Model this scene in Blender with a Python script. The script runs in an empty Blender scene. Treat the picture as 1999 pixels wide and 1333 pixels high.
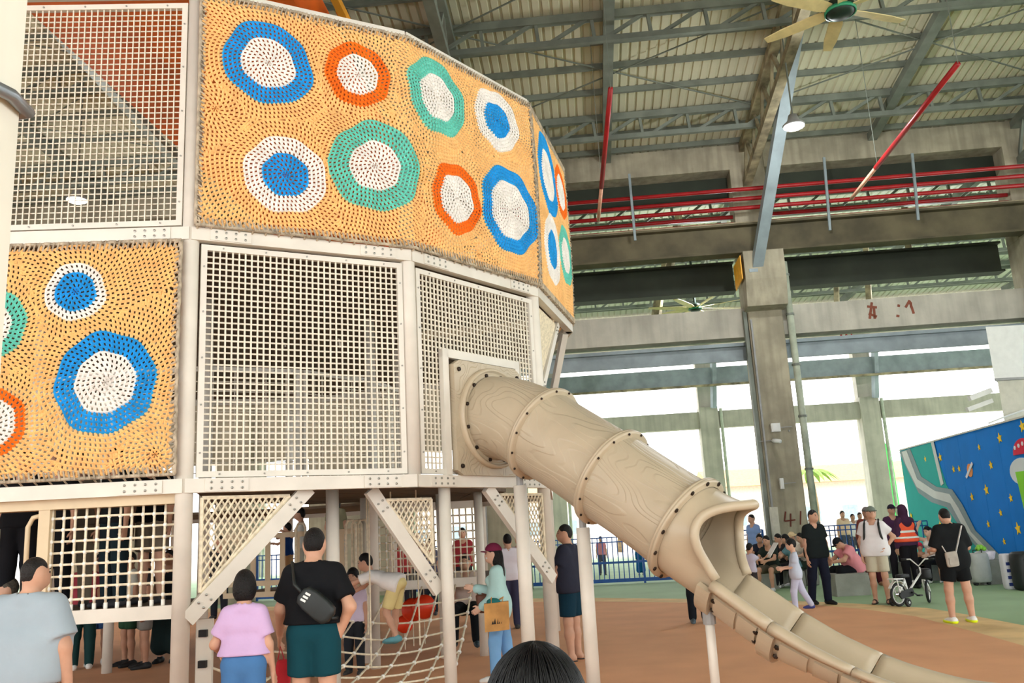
import bpy, math, random
import numpy as np
from mathutils import Vector, Matrix
random.seed(7)
scene = bpy.context.scene
COL = scene.collection

# ---------------------------------------------------------------- camera, sky, exposure
FPX, PITCH, ROLL, CAMZ = 1705.36, math.radians(12.2436), math.radians(3.0735), 1.62
cd = bpy.data.cameras.new('camera'); cam = bpy.data.objects.new('camera', cd); COL.objects.link(cam)
cd.sensor_width = 36.0; cd.lens = FPX / 1999 * 36.0; cd.clip_start = 0.05; cd.clip_end = 400
_r = Vector((1, 0, 0)); _u = Vector((0, -math.sin(PITCH), math.cos(PITCH))); _f = Vector((0, math.cos(PITCH), math.sin(PITCH)))
_R = _r * math.cos(ROLL) - _u * math.sin(ROLL); _U = _r * math.sin(ROLL) + _u * math.cos(ROLL)
_m = Matrix((_R, _U, -_f)).transposed().to_4x4(); _m.translation = Vector((0, 0, CAMZ)); cam.matrix_world = _m
scene.camera = cam
w = bpy.data.worlds.new('sky'); scene.world = w; w.use_nodes = True
bg = w.node_tree.nodes['Background']; bg.inputs[0].default_value = (0.985, 0.995, 1.0, 1); bg.inputs[1].default_value = 3.6
scene.view_settings.view_transform = 'Standard'; scene.view_settings.look = 'None'
scene.view_settings.exposure = 0.28; scene.view_settings.gamma = 1.0; scene.view_settings.use_curve_mapping = False
scene.cycles.max_bounces = 8; scene.cycles.diffuse_bounces = 5; scene.cycles.glossy_bounces = 2
scene.cycles.transparent_max_bounces = 6; scene.cycles.caustics_reflective = False; scene.cycles.caustics_refractive = False

# ---------------------------------------------------------------- measuring: photo pixel -> point in the place
def ray(px, py):
    xi = (px - 999.5) / FPX; yi = -(py - 666.5) / FPX
    c, s = math.cos(ROLL), math.sin(ROLL)
    x = xi * c + yi * s; y = -xi * s + yi * c
    ct, st = math.cos(PITCH), math.sin(PITCH)
    return Vector((x, ct - y * st, st + y * ct))
C0 = Vector((0, 0, CAMZ))
def at(px, py, Y):
    d = ray(px, py); return C0 + d * (Y / d.y)
def ground(px, py, z=0.0):
    d = ray(px, py); return C0 + d * ((z - CAMZ) / d.z)
def onpl(px, py, A, B):
    "point on the upright plane through A and B -> (distance along A-B, height)"
    d = ray(px, py); n = Vector((-(B[1] - A[1]), B[0] - A[0], 0)).normalized()
    t = Vector((A[0], A[1], 0)).dot(n) / d.dot(n); P = C0 + d * t
    e = Vector((B[0] - A[0], B[1] - A[1])).normalized()
    return (P.x - A[0]) * e.x + (P.y - A[1]) * e.y, P.z

# ---------------------------------------------------------------- mesh helper
class MB:
    def __init__(s): s.v = []; s.f = []
    def add(s, v, f):
        n = len(s.v); s.v.extend([tuple(p) for p in v]); s.f.extend([tuple(i + n for i in q) for q in f]); return s
    def obox(s, c, a, b, d):
        c, a, b, d = Vector(c), Vector(a), Vector(b), Vector(d)
        v = [c + i * a + j * b + k * d for i in (-1, 1) for j in (-1, 1) for k in (-1, 1)]
        f = [(0, 1, 3, 2), (4, 6, 7, 5), (0, 4, 5, 1), (2, 3, 7, 6), (0, 2, 6, 4), (1, 5, 7, 3)]
        if a.cross(b).dot(d) < 0: f = [q[::-1] for q in f]
        return s.add(v, f)
    def box(s, x0, x1, y0, y1, z0, z1):
        return s.obox(((x0 + x1) / 2, (y0 + y1) / 2, (z0 + z1) / 2), ((x1 - x0) / 2, 0, 0), (0, (y1 - y0) / 2, 0), (0, 0, (z1 - z0) / 2))
    def bar(s, p, q, w, h, up=(0, 0, 1)):
        p, q = Vector(p), Vector(q); d = (q - p)
        t = d.normalized(); up = Vector(up)
        if abs(t.dot(up)) > .98: up = Vector((0, 1, 0))
        sd = t.cross(up).normalized(); u = sd.cross(t)
        return s.obox((p + q) / 2, d / 2, sd * (w / 2), u * (h / 2))
    def tube(s, pts, r, n=8, closed=False, caps=True):
        pts = [Vector(p) for p in pts]; m = len(pts)
        rr = r if isinstance(r, (list, tuple)) else [r] * m
        v = []; f = []; nrm = None
        for i in range(m):
            if closed: t = pts[(i + 1) % m] - pts[i - 1]
            else: t = pts[min(i + 1, m - 1)] - pts[max(i - 1, 0)]
            t.normalize()
            if nrm is None:
                a = Vector((0, 0, 1)) if abs(t.z) < .9 else Vector((1, 0, 0))
                nrm = t.cross(a).normalized()
            else:
                nrm = (nrm - t * nrm.dot(t)).normalized()
            b = t.cross(nrm)
            for k in range(n):
                an = 2 * math.pi * k / n
                v.append(pts[i] + (nrm * math.cos(an) + b * math.sin(an)) * rr[i])
        for i in range(m if closed else m - 1):
            j = (i + 1) % m
            for k in range(n):
                l = (k + 1) % n
                f.append((i * n + k, i * n + l, j * n + l, j * n + k))
        if caps and not closed:
            f.append(tuple(range(n - 1, -1, -1))); f.append(tuple((m - 1) * n + k for k in range(n)))
        return s.add(v, f)
    def cyl(s, p, q, r, n=14): return s.tube([p, q], r, n)
    def ball(s, c, r, n=8, m=6, sc=(1, 1, 1)):
        c = Vector(c); v = [c + Vector((0, 0, r * sc[2]))]; f = []
        for i in range(1, m):
            a = math.pi * i / m
            for k in range(n):
                b = 2 * math.pi * k / n
                v.append(c + Vector((r * sc[0] * math.sin(a) * math.cos(b), r * sc[1] * math.sin(a) * math.sin(b), r * sc[2] * math.cos(a))))
        v.append(c - Vector((0, 0, r * sc[2]))); L = len(v) - 1
        for k in range(n):
            l = (k + 1) % n
            f.append((0, 1 + k, 1 + l)); f.append((L, 1 + (m - 2) * n + l, 1 + (m - 2) * n + k))
            for i in range(m - 2): f.append((1 + i * n + k, 1 + (i + 1) * n + k, 1 + (i + 1) * n + l, 1 + i * n + l))
        return s.add(v, f)
    def lathe(s, c, axis, prof, n=24, closed=False):
        "prof: list of (distance along axis, radius)"
        c = Vector(c); t = Vector(axis).normalized(); a = Vector((0, 0, 1)) if abs(t.z) < .9 else Vector((1, 0, 0))
        x = t.cross(a).normalized(); y = t.cross(x); m = len(prof); v = []; f = []
        for d, r in prof:
            for k in range(n):
                an = 2 * math.pi * k / n; v.append(c + t * d + (x * math.cos(an) + y * math.sin(an)) * r)
        for i in range(m if closed else m - 1):
            j = (i + 1) % m
            for k in range(n):
                l = (k + 1) % n; f.append((i * n + k, i * n + l, j * n + l, j * n + k))
        return s.add(v, f)
    def prism(s, pts, off):
        "polygon pts (3D) pushed by vector off"
        pts = [Vector(p) for p in pts]; off = Vector(off); n = len(pts)
        v = pts + [p + off for p in pts]
        f = [tuple(range(n - 1, -1, -1)), tuple(range(n, 2 * n))] + [(i, (i + 1) % n, n + (i + 1) % n, n + i) for i in range(n)]
        return s.add(v, f)
    def build(s, name, m, parent=None, smooth=False, kind=None):
        me = bpy.data.meshes.new(name); me.from_pydata([tuple(p) for p in s.v], [], s.f); me.update()
        if smooth: me.polygons.foreach_set('use_smooth', [True] * len(me.polygons))
        return link(name, me, m, parent, kind)
def link(name, me, m, parent=None, kind=None):
    o = bpy.data.objects.new(name, me); COL.objects.link(o)
    if m: me.materials.append(m)
    if parent: setpar(o, parent)
    if kind: o['kind'] = kind
    return o
WLOC = {}
def setpar(o, p):
    "mesh coordinates are in the place; the thing's Empty only carries its base point"
    o.parent = p
    a = WLOC.get(p.name, Vector((0, 0, 0)))
    if p.get('local'): return
    o.location = -a if p.parent is None else Vector((0, 0, 0))
def tag(o, label=None, cat=None, group=None, kind=None):
    if label: o['label'] = label
    if cat: o['category'] = cat
    if group: o['group'] = group
    if kind: o['kind'] = kind
    return o
def thing(name, label, cat, loc=(0, 0, 0), group=None):
    o = bpy.data.objects.new(name, None); COL.objects.link(o); o.location = loc; o.empty_display_size = .1
    WLOC[o.name] = Vector(loc); return tag(o, label, cat, group)
def struct(name, mb, m, smooth=False): return mb.build(name, m, None, smooth, 'structure')
def copy_tree(o, loc=None, rz=None):
    c = o.copy(); COL.objects.link(c)
    if loc is not None: c.location = loc
    if rz is not None: c.rotation_euler = (0, 0, rz)
    for ch in list(o.children):
        d = ch.copy(); COL.objects.link(d); d.parent = c
        for g in list(ch.children):
            e = g.copy(); COL.objects.link(e); e.parent = d
    return c

# ---------------------------------------------------------------- materials
def lin(c): return tuple(((x / 255) / 12.92 if x / 255 <= .04045 else ((x / 255 + .055) / 1.055) ** 2.4) for x in c) + (1,)
MATS = {}
def mat(name, rgb, rough=.6, metal=0.0, var=.08, scale=6.0, bump=0.0, bscale=40.0, emit=0, rgb2=None, stain=0, spec=.4):
    key = (name, rgb)
    if key in MATS: return MATS[key]
    m = bpy.data.materials.new(name); m.use_nodes = True; nt = m.node_tree; b = nt.nodes['Principled BSDF']
    b.inputs['Roughness'].default_value = rough; b.inputs['Metallic'].default_value = metal
    b.inputs['Specular IOR Level'].default_value = spec
    tc = nt.nodes.new('ShaderNodeTexCoord')
    if emit:
        b.inputs['Emission Color'].default_value = lin(rgb); b.inputs['Emission Strength'].default_value = emit
    if var > 0:
        no = nt.nodes.new('ShaderNodeTexNoise'); no.inputs['Scale'].default_value = scale; no.inputs['Detail'].default_value = 4
        nt.links.new(tc.outputs['Object'], no.inputs['Vector'])
        mx = nt.nodes.new('ShaderNodeMix'); mx.data_type = 'RGBA'
        c = lin(rgb); d = lin(rgb2) if rgb2 else tuple(x * (1 - 2 * var) for x in c[:3]) + (1,)
        mx.inputs[6].default_value = c if rgb2 else tuple(min(1, x * (1 + var)) for x in c[:3]) + (1,); mx.inputs[7].default_value = d
        rp = nt.nodes.new('ShaderNodeMapRange'); rp.inputs[1].default_value = .35; rp.inputs[2].default_value = .68
        nt.links.new(no.outputs[0], rp.inputs[0]); nt.links.new(rp.outputs[0], mx.inputs[0])
        out = mx.outputs[2]
        if stain:
            mp = nt.nodes.new('ShaderNodeMapping'); mp.inputs['Scale'].default_value = (3.2, 3.2, .22)
            nt.links.new(tc.outputs['Object'], mp.inputs[0])
            n2 = nt.nodes.new('ShaderNodeTexNoise'); n2.inputs['Scale'].default_value = 1.4; n2.inputs['Detail'].default_value = 6
            nt.links.new(mp.outputs[0], n2.inputs['Vector'])
            r2 = nt.nodes.new('ShaderNodeMapRange'); r2.inputs[1].default_value = .42; r2.inputs[2].default_value = .72; r2.inputs[4].default_value = stain
            nt.links.new(n2.outputs[0], r2.inputs[0])
            m2 = nt.nodes.new('ShaderNodeMix'); m2.data_type = 'RGBA'; m2.inputs[7].default_value = tuple(x * .38 for x in c[:3]) + (1,)
            nt.links.new(out, m2.inputs[6]); nt.links.new(r2.outputs[0], m2.inputs[0]); out = m2.outputs[2]
        nt.links.new(out, b.inputs['Base Color'])
    else: b.inputs['Base Color'].default_value = lin(rgb)
    if bump:
        nb = nt.nodes.new('ShaderNodeTexNoise'); nb.inputs['Scale'].default_value = bscale; nb.inputs['Detail'].default_value = 3
        nt.links.new(tc.outputs['Object'], nb.inputs['Vector'])
        bp = nt.nodes.new('ShaderNodeBump'); bp.inputs['Strength'].default_value = bump; bp.inputs['Distance'].default_value = .02
        nt.links.new(nb.outputs[0], bp.inputs['Height']); nt.links.new(bp.outputs[0], b.inputs['Normal'])
    MATS[key] = m; return m
def woodgrain_plastic():
    m = mat('moulded_plastic', (180, 166, 142), .42, 0, .05, 2.0); nt = m.node_tree; b = nt.nodes['Principled BSDF']
    tc = nt.nodes.new('ShaderNodeTexCoord'); mp = nt.nodes.new('ShaderNodeMapping'); mp.vector_type = 'TEXTURE'; mp.inputs['Rotation'].default_value = (0, .58, -.67)
    mp.inputs['Scale'].default_value = (2.4, .62, .62); nt.links.new(tc.outputs['Object'], mp.inputs[0])
    n = nt.nodes.new('ShaderNodeTexNoise'); n.inputs['Scale'].default_value = 1.7; n.inputs['Detail'].default_value = 1.2
    nt.links.new(mp.outputs[0], n.inputs['Vector'])
    mu = nt.nodes.new('ShaderNodeMath'); mu.operation = 'MULTIPLY'; mu.inputs[1].default_value = 22; nt.links.new(n.outputs[0], mu.inputs[0])
    fr = nt.nodes.new('ShaderNodeMath'); fr.operation = 'FRACT'; nt.links.new(mu.outputs[0], fr.inputs[0])
    rg = nt.nodes.new('ShaderNodeMapRange'); rg.inputs[1].default_value = .0; rg.inputs[2].default_value = .2; rg.inputs[3].default_value = 1; rg.inputs[4].default_value = 0; nt.links.new(fr.outputs[0], rg.inputs[0])
    bp = nt.nodes.new('ShaderNodeBump'); bp.inputs['Strength'].default_value = .4; bp.inputs['Distance'].default_value = .014
    nt.links.new(rg.outputs[0], bp.inputs['Height']); nt.links.new(bp.outputs[0], b.inputs['Normal']); return m
M = dict(
    cream=mat('cream_powder_coat', (216, 210, 198), .45, 0, .04, 3),
    wire=mat('galvanised_cream_wire', (222, 214, 196), .5, 0, .05, 5),
    tanrail=mat('tan_powder_coat', (205, 185, 152), .5, 0, .04, 4),
    deck=mat('shaded_brown_deck_board', (92, 72, 50), .7, 0, .15, 5),  # tan boards, with the shade under the decks put into the brown
    net_y=mat('yellow_cord', (246, 200, 134), .8, 0, .06, 9), net_b=mat('blue_cord', (30, 158, 226), .8, 0, .08, 9),
    net_w=mat('white_cord', (240, 236, 230), .8, 0, .05, 9), net_t=mat('teal_cord', (110, 206, 188), .8, 0, .08, 9),
    net_o=mat('orange_cord', (246, 120, 20), .8, 0, .08, 9), lace=mat('grey_beige_lacing_cord', (178, 164, 142), .85, 0, .2, 12),
    rope=mat('cream_rope', (226, 214, 188), .8, 0, .1, 20), knot=mat('white_rope_connector', (236, 234, 226), .45, 0, .03),
    plastic=woodgrain_plastic(), plastic_s=mat('smooth_moulded_plastic', (184, 169, 144), .38, 0, .04, 2.5),
    bolt=mat('dark_bolt', (52, 42, 36), .35, .6, 0), steelbolt=mat('steel_bolt', (150, 148, 140), .35, .8, 0),
    concrete=mat('raw_concrete', (168, 160, 138), .9, 0, .14, 1.3, .25, 14, stain=.55),
    concrete2=mat('pale_concrete', (186, 182, 168), .9, 0, .1, 1.1, .2, 14, stain=.35),
    block=mat('grey_block_concrete', (140, 142, 134), .9, 0, .1, 3, .2, 30),
    steel=mat('grey_green_steel_paint', (118, 124, 114), .55, .1, .12, 2), steel_b=mat('blue_grey_steel_paint', (142, 154, 158), .5, .1, .1, 2),
    girder=mat('old_girder_paint', (96, 88, 66), .75, .1, .2, 1.2), girder_d=mat('shade_dark_girder', (50, 56, 44), .7, .1, .15, 1), rust=mat('weathered_truss_paint', (158, 146, 118), .7, .1, .3, 2.5),  # dark girder colour has the shade put in; its own paint is unknown
    roof=mat('roof_sheet', (205, 200, 172), .7, 0, .08, .35), roof2=mat('pale_roof_sheet', (214, 216, 200), .7, 0, .06, .35),
    red=mat('red_pipe_paint', (166, 30, 34), .4, 0, .1, 3), crane=mat('orange_crane_paint', (222, 98, 14), .5, 0, .12, 1.0),
    crane_y=mat('amber_crane_paint', (226, 150, 30), .5, 0, .1, 1), lampw=mat('lamp_glow', (250, 252, 255), .5, emit=26, var=0),
    fanblade=mat('fan_blade_cream', (222, 204, 150), .5, 0, .06), fanhub=mat('fan_motor_dark', (36, 52, 44), .4, .3, .1),
    floor_o=mat('orange_rubber_floor', (224, 164, 120), .85, 0, .04, 1.2, .3, 160), floor_g=mat('green_painted_floor', (150, 180, 138), .7, 0, .06, .6, .15, 60),
    floor_y=mat('sand_rubber_border', (226, 192, 138), .85, 0, .08, 2, .2, 120), yard=mat('outdoor_paving', (196, 190, 178), .9, 0, .1, .4),
    white=mat('white_paint', (222, 222, 218), .5, 0, .03), whitewall=mat('white_plaster', (232, 228, 214), .7, 0, .05, 1.5, stain=.12),
    beige=mat('beige_panel', (198, 194, 178), .6, 0, .05), blue=mat('fence_blue_paint', (18, 84, 160), .45, 0, .08),
    black=mat('black_rubber', (24, 24, 26), .6, 0, .1), chrome=mat('chrome', (200, 200, 200), .25, .9, 0), grey=mat('grey_plastic', (150, 150, 148), .5, 0, .06),
    metalband=mat('steel_band', (150, 156, 162), .35, .7, .1), pipe=mat('painted_downpipe', (176, 184, 164), .5, 0, .12, 4),
)
# ================================================================ THE SETTING
WA = math.radians(4.6)
EW = Vector((math.cos(WA), -math.sin(WA), 0)); NW = Vector((math.sin(WA), math.cos(WA), 0)); OW = Vector((7.0, 25.5, 0))
def wp(u, t, z):
    "wall frame: u along the column row, t from the row towards the camera, z up"
    return OW + EW * u - NW * t + Vector((0, 0, z))
def wbox(mb, u0, u1, t0, t1, z0, z1):
    return mb.obox(wp((u0 + u1) / 2, (t0 + t1) / 2, (z0 + z1) / 2), EW * ((u1 - u0) / 2), NW * ((t1 - t0) / 2), Vector((0, 0, (z1 - z0) / 2)))
def gpt(px, py, z): p = ground(px, py); return (p.x, p.y, z)

# floor: green paint, orange rubber play area with a sand-coloured border
struct('floor', MB().prism([wp(-40, -22, -.2), wp(-40, 32, -.2), wp(40, 32, -.2), wp(40, -22, -.2)], (0, 0, .2)), M['floor_g'])
outer = [(-200, 1207), (600, 1182), (990, 1169), (1140, 1167), (1350, 1169), (1500, 1171.5), (1600, 1175), (1680, 1179), (1810, 1187), (1889, 1200), (1999, 1221), (2300, 1300)]
inner = [(-200, 1216), (600, 1190), (990, 1176), (1140, 1174.5), (1350, 1177), (1500, 1179), (1600, 1182.5), (1680, 1189), (1787, 1204), (1912, 1237), (1999, 1262), (2260, 1370)]
def area(edge, z0, z1):
    pts = [Vector(gpt(x, y, z0)) for x, y in edge]
    return MB().prism([(-26, -3, z0), ] + [(pts[0].x, pts[0].y, z0)] + pts[1:] + [(9.5, 2.0, z0), (9.5, -3, z0)], (0, 0, z1 - z0))
ob = area(outer, 0, .004); struct('trim_1', ob, M['floor_y'])
struct('floor.001', area(inner, .001, .009), M['floor_o'])
struct('ground', MB().prism([(-120, 48, -.3), (120, 40, -.3), (160, 160, -.3), (-160, 160, -.3)], (0, 0, .25)), M['yard'])

# ---- column rows
def column(name, u, t, w, d, z, m=M['concrete']):
    b = MB(); c = .03
    pts = [wp(u - w / 2 + c, t + d / 2, 0), wp(u + w / 2 - c, t + d / 2, 0), wp(u + w / 2, t + d / 2 - c, 0), wp(u + w / 2, t - d / 2 + c, 0), wp(u + w / 2 - c, t - d / 2, 0), wp(u - w / 2 + c, t - d / 2, 0), wp(u - w / 2, t - d / 2 + c, 0), wp(u - w / 2, t + d / 2 - c, 0)]
    b.prism(pts, (0, 0, z)); return b.build(name, m, None, False, 'structure')
def corbel(u, t, w, z0, z1, z2, proj, m, parent):
    a = [(t, z0 - .05), (t, z2), (t + proj, z2), (t + proj, z1), (t + .55, z0)]
    p = [wp(u - w / 2, x, z) for x, z in a]
    MB().prism(p, EW * w).build('corbel', m, parent)
BAY = 8.05
for k in range(-4, 3):
    u = .5 + BAY * k
    if k == -4: continue
    c = column('concrete_column', u, 0, 1.0, 1.0, 9.2)
    corbel(u, .45, 1.15, 7.6, 8.35, 9.2, .75, M['concrete'], c)
    MB().obox(wp(u, -.05, 11.05), EW * .52, NW * .38, Vector((0, 0, 1.85))).build('upper_shaft', M['concrete'], c)
    if k >= -1:   # steel angle and conduit running up the left arris, dark recess beside it
        q = MB(); q.bar(wp(u - .58, .42, 0), wp(u - .58, .42, 7.6), .1, .12); q.build('edge_angle', M['steel'], c)
        q = MB(); q.bar(wp(u - .44, .56, .9), wp(u - .44, .56, 7.3), .05, .06); q.build('conduit', M['grey'], c)
# painted numeral on the column behind the seated crowd
col41 = [o for o in COL.objects if o.name.startswith('concrete_column')]
num = MB()
def stroke(pts, w=.04):
    P = [wp(u, .535, z) for u, z in pts]
    for a, b in zip(P, P[1:]): num.bar(a, b, .008, w, NW.cross((b - a).normalized()))
stroke([(.42, 1.76), (.36, 1.50), (.66, 1.52)]); stroke([(.55, 1.70), (.51, 1.34)]); stroke([(.83, 1.75), (.78, 1.38)])
num.build('painted_number', mat('red_brown_paint', (104, 52, 40), .8), None); pn = COL.objects['painted_number']
ccol = min(col41, key=lambda o: (sum((Vector(v.co) for v in o.data.vertices), Vector()) / len(o.data.vertices) - wp(.5, 0, 4.6)).length)
pn.parent = ccol
MB().obox(wp(.78, .52, 4.0), EW * .02, NW * .02, Vector((0, 0, .02))).build('conduit', M['grey'], ccol)
for k in range(-3, 4):
    u2 = -6.7 + 8.0 * k + .0
    c = column('rear_column', u2 + .0, -19.6 + 0, .95, .95, 7.3, M['concrete2'])
    MB().obox(wp(u2, -19.75, 9.6), EW * .42, NW * .3, Vector((0, 0, 2.4))).build('upper_shaft', M['concrete2'], c)
    q = MB(); q.cyl(wp(u2 + .62, -19.2, 0), wp(u2 + .62, -19.2, 7.2), .08, 10); q.build('downpipe', M['pipe'], c)
    q = MB(); q.bar(wp(u2 + .25, -18.9, 7.2), wp(u2 + .42, -18.3, 10.2), .22, .3); q.build('strut', M['steel_b'], c)

# ---- row A beams (one bay each, between the columns)
for k in range(-4, 3):
    u0 = .5 + BAY * k + .52; u1 = .5 + BAY * (k + 1) - .52
    struct('concrete_beam', wbox(MB(), u0, u1, -.3, .35, 12.1, 12.9), M['concrete'])          # eave beam
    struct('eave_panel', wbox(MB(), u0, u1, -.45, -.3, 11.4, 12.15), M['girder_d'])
    struct('tie_beam', wbox(MB(), u0, u1, -.35, .3, 6.85, 7.72), M['concrete2'])
    g = MB(); wbox(g, u0 - .3, u1 + .3, -.25, .15, 6.62, 6.72); wbox(g, u0 - .3, u1 + .3, -.1, .0, 6.2, 6.66); struct('steel_beam', g, M['steel_b'])
def ibeam(u0, u1, t, z0, z1, w, m, name):
    b = MB(); wbox(b, u0, u1, t - w / 2, t + w / 2, z1 - .06, z1); wbox(b, u0, u1, t - w / 2, t + w / 2, z0, z0 + .06); wbox(b, u0, u1, t - .03, t + .03, z0 + .06, z1 - .06)
    n = int((u1 - u0) / 2.0)
    return struct(name, b, m)
for k in range(-4, 3):
    u0 = .5 + BAY * k; ibeam(u0 + .01, u0 + BAY - .01, .85, 9.2, 10.1, .5, M['girder'], 'crane_girder')
    r = MB(); wbox(r, u0, u0 + BAY, .8, .9, 10.1, 10.2); struct('crane_rail', r, M['rust'])
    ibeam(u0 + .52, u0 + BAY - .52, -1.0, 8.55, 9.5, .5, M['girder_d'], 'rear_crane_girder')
# girder on the far row, tie beam below it
for k in range(-3, 3):
    u0 = -6.7 + 8.0 * k
    b = MB(); wbox(b, u0, u0 + 8, -19.0, -18.6, 8.35, 9.25); struct('far_girder', b, M['steel_b'])
    b = MB(); wbox(b, u0 + .48, u0 + 7.52, -19.9, -19.3, 6.25, 7.1); struct('far_tie_beam', b, M['concrete2'])
    b = MB(); wbox(b, u0, u0 + 8, -19.9, -19.3, 10.6, 12.3); struct('far_eave_beam', b, M['concrete2'])
    b = MB(); wbox(b, u0, u0 + 8, -18.5, -18.3, 8.25, 8.35); struct('far_girder_flange', b, M['rust'])
# solid infill walls on the left of the hall and the far left end
for k in range(-4, -1):
    u0 = .5 + BAY * k
    struct('wall_back', wbox(MB(), u0 + .5, u0 + BAY - .5, -.2, 0, 4.1, 6.6), M['concrete'])
    struct('wall_back', wbox(MB(), u0 + .5, u0 + BAY - .5, -.2, 0, 7.75, 12.0), M['concrete'])
    struct('wall_back', wbox(MB(), u0 + 2.2, u0 + BAY - 2.8, -.2, 0, 0, 4.1), M['concrete'])
lw = MB(); wbox(lw, -27.2, -27.0, 0, 26, 3.2, 13.5); struct('wall_left', lw, M['concrete'])
struct('wall_left', wbox(MB(), -27.2, -27.0, 4, 9, 0, 3.2), M['concrete']); struct('wall_left', wbox(MB(), -27.2, -27.0, 14, 19, 0, 3.2), M['concrete'])

# ---- roof of the hall: ribbed sheets, purlins, rafters, lattice trusses
SL = .10
def rz(t): return 13.0 + SL * t if t < 13 else 13.0 + SL * 26 - SL * t
def sheet(name, u0, u1, ts, zf, m, pitch=.24, dz=.045):
    b = MB(); n = int((u1 - u0) / pitch)
    for i in range(n):
        x = u0 + i * pitch; xs = [x, x + pitch * .62, x + pitch * .70, x + pitch * .92, x + pitch]; zs = [0, 0, dz, dz, 0]
        for a, c in zip(ts, ts[1:]):
            v = [wp(x_, a, zf(a) + z_) for x_, z_ in zip(xs, zs)] + [wp(x_, c, zf(c) + z_) for x_, z_ in zip(xs, zs)]
            b.add(v, [(j, j + 1, j + 6, j + 5) for j in range(4)])
    return struct(name, b, m)
sheet('ceiling', -30, 32, [-.6, 13, 26.6], rz, M['roof'])
def purlin(t, off=0, m=M['steel'], h=.16, zf=rz, name='purlin', u0=-30, u1=30, w=.09):
    z = zf(t) - h / 2 - off; b = MB(); b.bar(wp(u0, t, z), wp(u1, t, z), w, h); return struct(name, b, m)
for t in (.5, 1.45, 3.75, 4.9, 5.95, 8.2, 9.3, 10.4, 12.6, 14, 15.5, 17, 18.5, 20, 21.5, 23, 24.5, 26): purlin(t)
def lattice(t, zf, drop=.62, name='roof_truss', m=M['steel'], step=1.34, u0=-28, u1=28):
    b0 = bpy.data.objects.new(name, None); COL.objects.link(b0); b0['kind'] = 'structure'; b0.location = wp(0, t, zf(t)); WLOC[b0.name] = Vector(b0.location)
    z1 = zf(t) - .14; z0 = z1 - drop
    q = MB(); q.bar(wp(u0, t, z1), wp(u1, t, z1), .16, .2); q.build('chord', m, b0)
    q = MB(); q.bar(wp(u0, t, z0), wp(u1, t, z0), .12, .14); q.build('chord', m, b0)
    q = MB(); u = u0
    while u < u1:
        q.bar(wp(u, t, z0), wp(u + step * .8, t, z1), .075, .08); q.bar(wp(u + step * .8, t, z1), wp(u + step * .84, t, z0), .08, .08); u += step
    q.build('lacing', m, b0, kind='stuff')
for t in (2.5, 7.0, 11.5, 19): lattice(t, rz)
def rafter(u, m, main):
    b0 = bpy.data.objects.new('rafter', None); COL.objects.link(b0); b0['kind'] = 'structure'; b0.location = wp(u, 0, 12.5); WLOC[b0.name] = Vector(b0.location)
    d0 = .28
    q = MB(); q.bar(wp(u, -.3, rz(-.3) - d0), wp(u, 13, rz(13) - d0), .26, .22); q.bar(wp(u, 13, rz(13) - d0), wp(u, 26, rz(26) - d0), .26, .22); q.build('top_chord', m, b0)
    if main:
        q = MB(); q.bar(wp(u, .2, 11.6), wp(u, 13, rz(13) - 1.35), .24, .2); q.build('bottom_chord', m, b0)
        q = MB(); n = 9
        for i in range(n):
            a = .2 + i * 12.6 / n; c = a + 6.3 / n; e = a + 12.6 / n
            zb = lambda t: 11.6 + (rz(13) - 1.35 - 11.6) * (t - .2) / 12.8
            q.bar(wp(u, a, zb(a)), wp(u, c, rz(c) - d0), .08, .1); q.bar(wp(u, c, rz(c) - d0), wp(u, e, zb(e)), .08, .1)
        q.build('lacing', m, b0, kind='stuff')
for k in range(-4, 4): rafter(.45 + BAY * k, M['rust'] if k == 0 else M['steel'], True)
for k in range(-4, 3): rafter(.45 + BAY * (k + .48), M['steel'], False)
# wind bracing rods under the sheets
for k in range(-4, 3):
    for s in (0, 1):
        ua, ub = .5 + BAY * (k + s), .5 + BAY * (k + 1 - s)
        q = MB(); q.bar(wp(ua, 2.6, rz(2.6) - .22), wp(ub, 7.0, rz(7) - .22), .03, .03); struct('wind_brace', q, M['steel'])
        q = MB(); q.bar(wp(ua, 7.1, rz(7.1) - .22), wp(ub, 11.4, rz(11.4) - .22), .03, .03); struct('wind_brace', q, M['steel'])
# the steel strut that comes down from the roof to the corbel of the middle column
q = MB(); a = at(1476, 528, 24.5); b = at(1567, -10, 19.2); q.bar(a, b, .30, .26, (0, 1, 0)); struct('strut', q, M['steel_b'])
q = MB(); q.obox(a + Vector((0, 0, -.05)), (.26, 0, 0), (0, .22, 0), (0, 0, .05)); struct('strut_foot', q, M['steel_b'])
# added out of view: near aisle roof and beams that cut the front light
def rz3(t): return 12.5 + .08 * (t - 26.6) if t < 36 else 13.25 - .08 * (t - 36)
sheet('unseen_near_ceiling', -30, 32, [26.6, 36, 46], rz3, M['roof2'], .6, .05)
struct('unseen_front_beam', wbox(MB(), -30, 32, 26.4, 26.7, 9.2, 12.9), M['concrete'])
struct('unseen_front_beam', wbox(MB(), -30, 32, 26.4, 26.7, 6.85, 7.7), M['concrete'])
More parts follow.
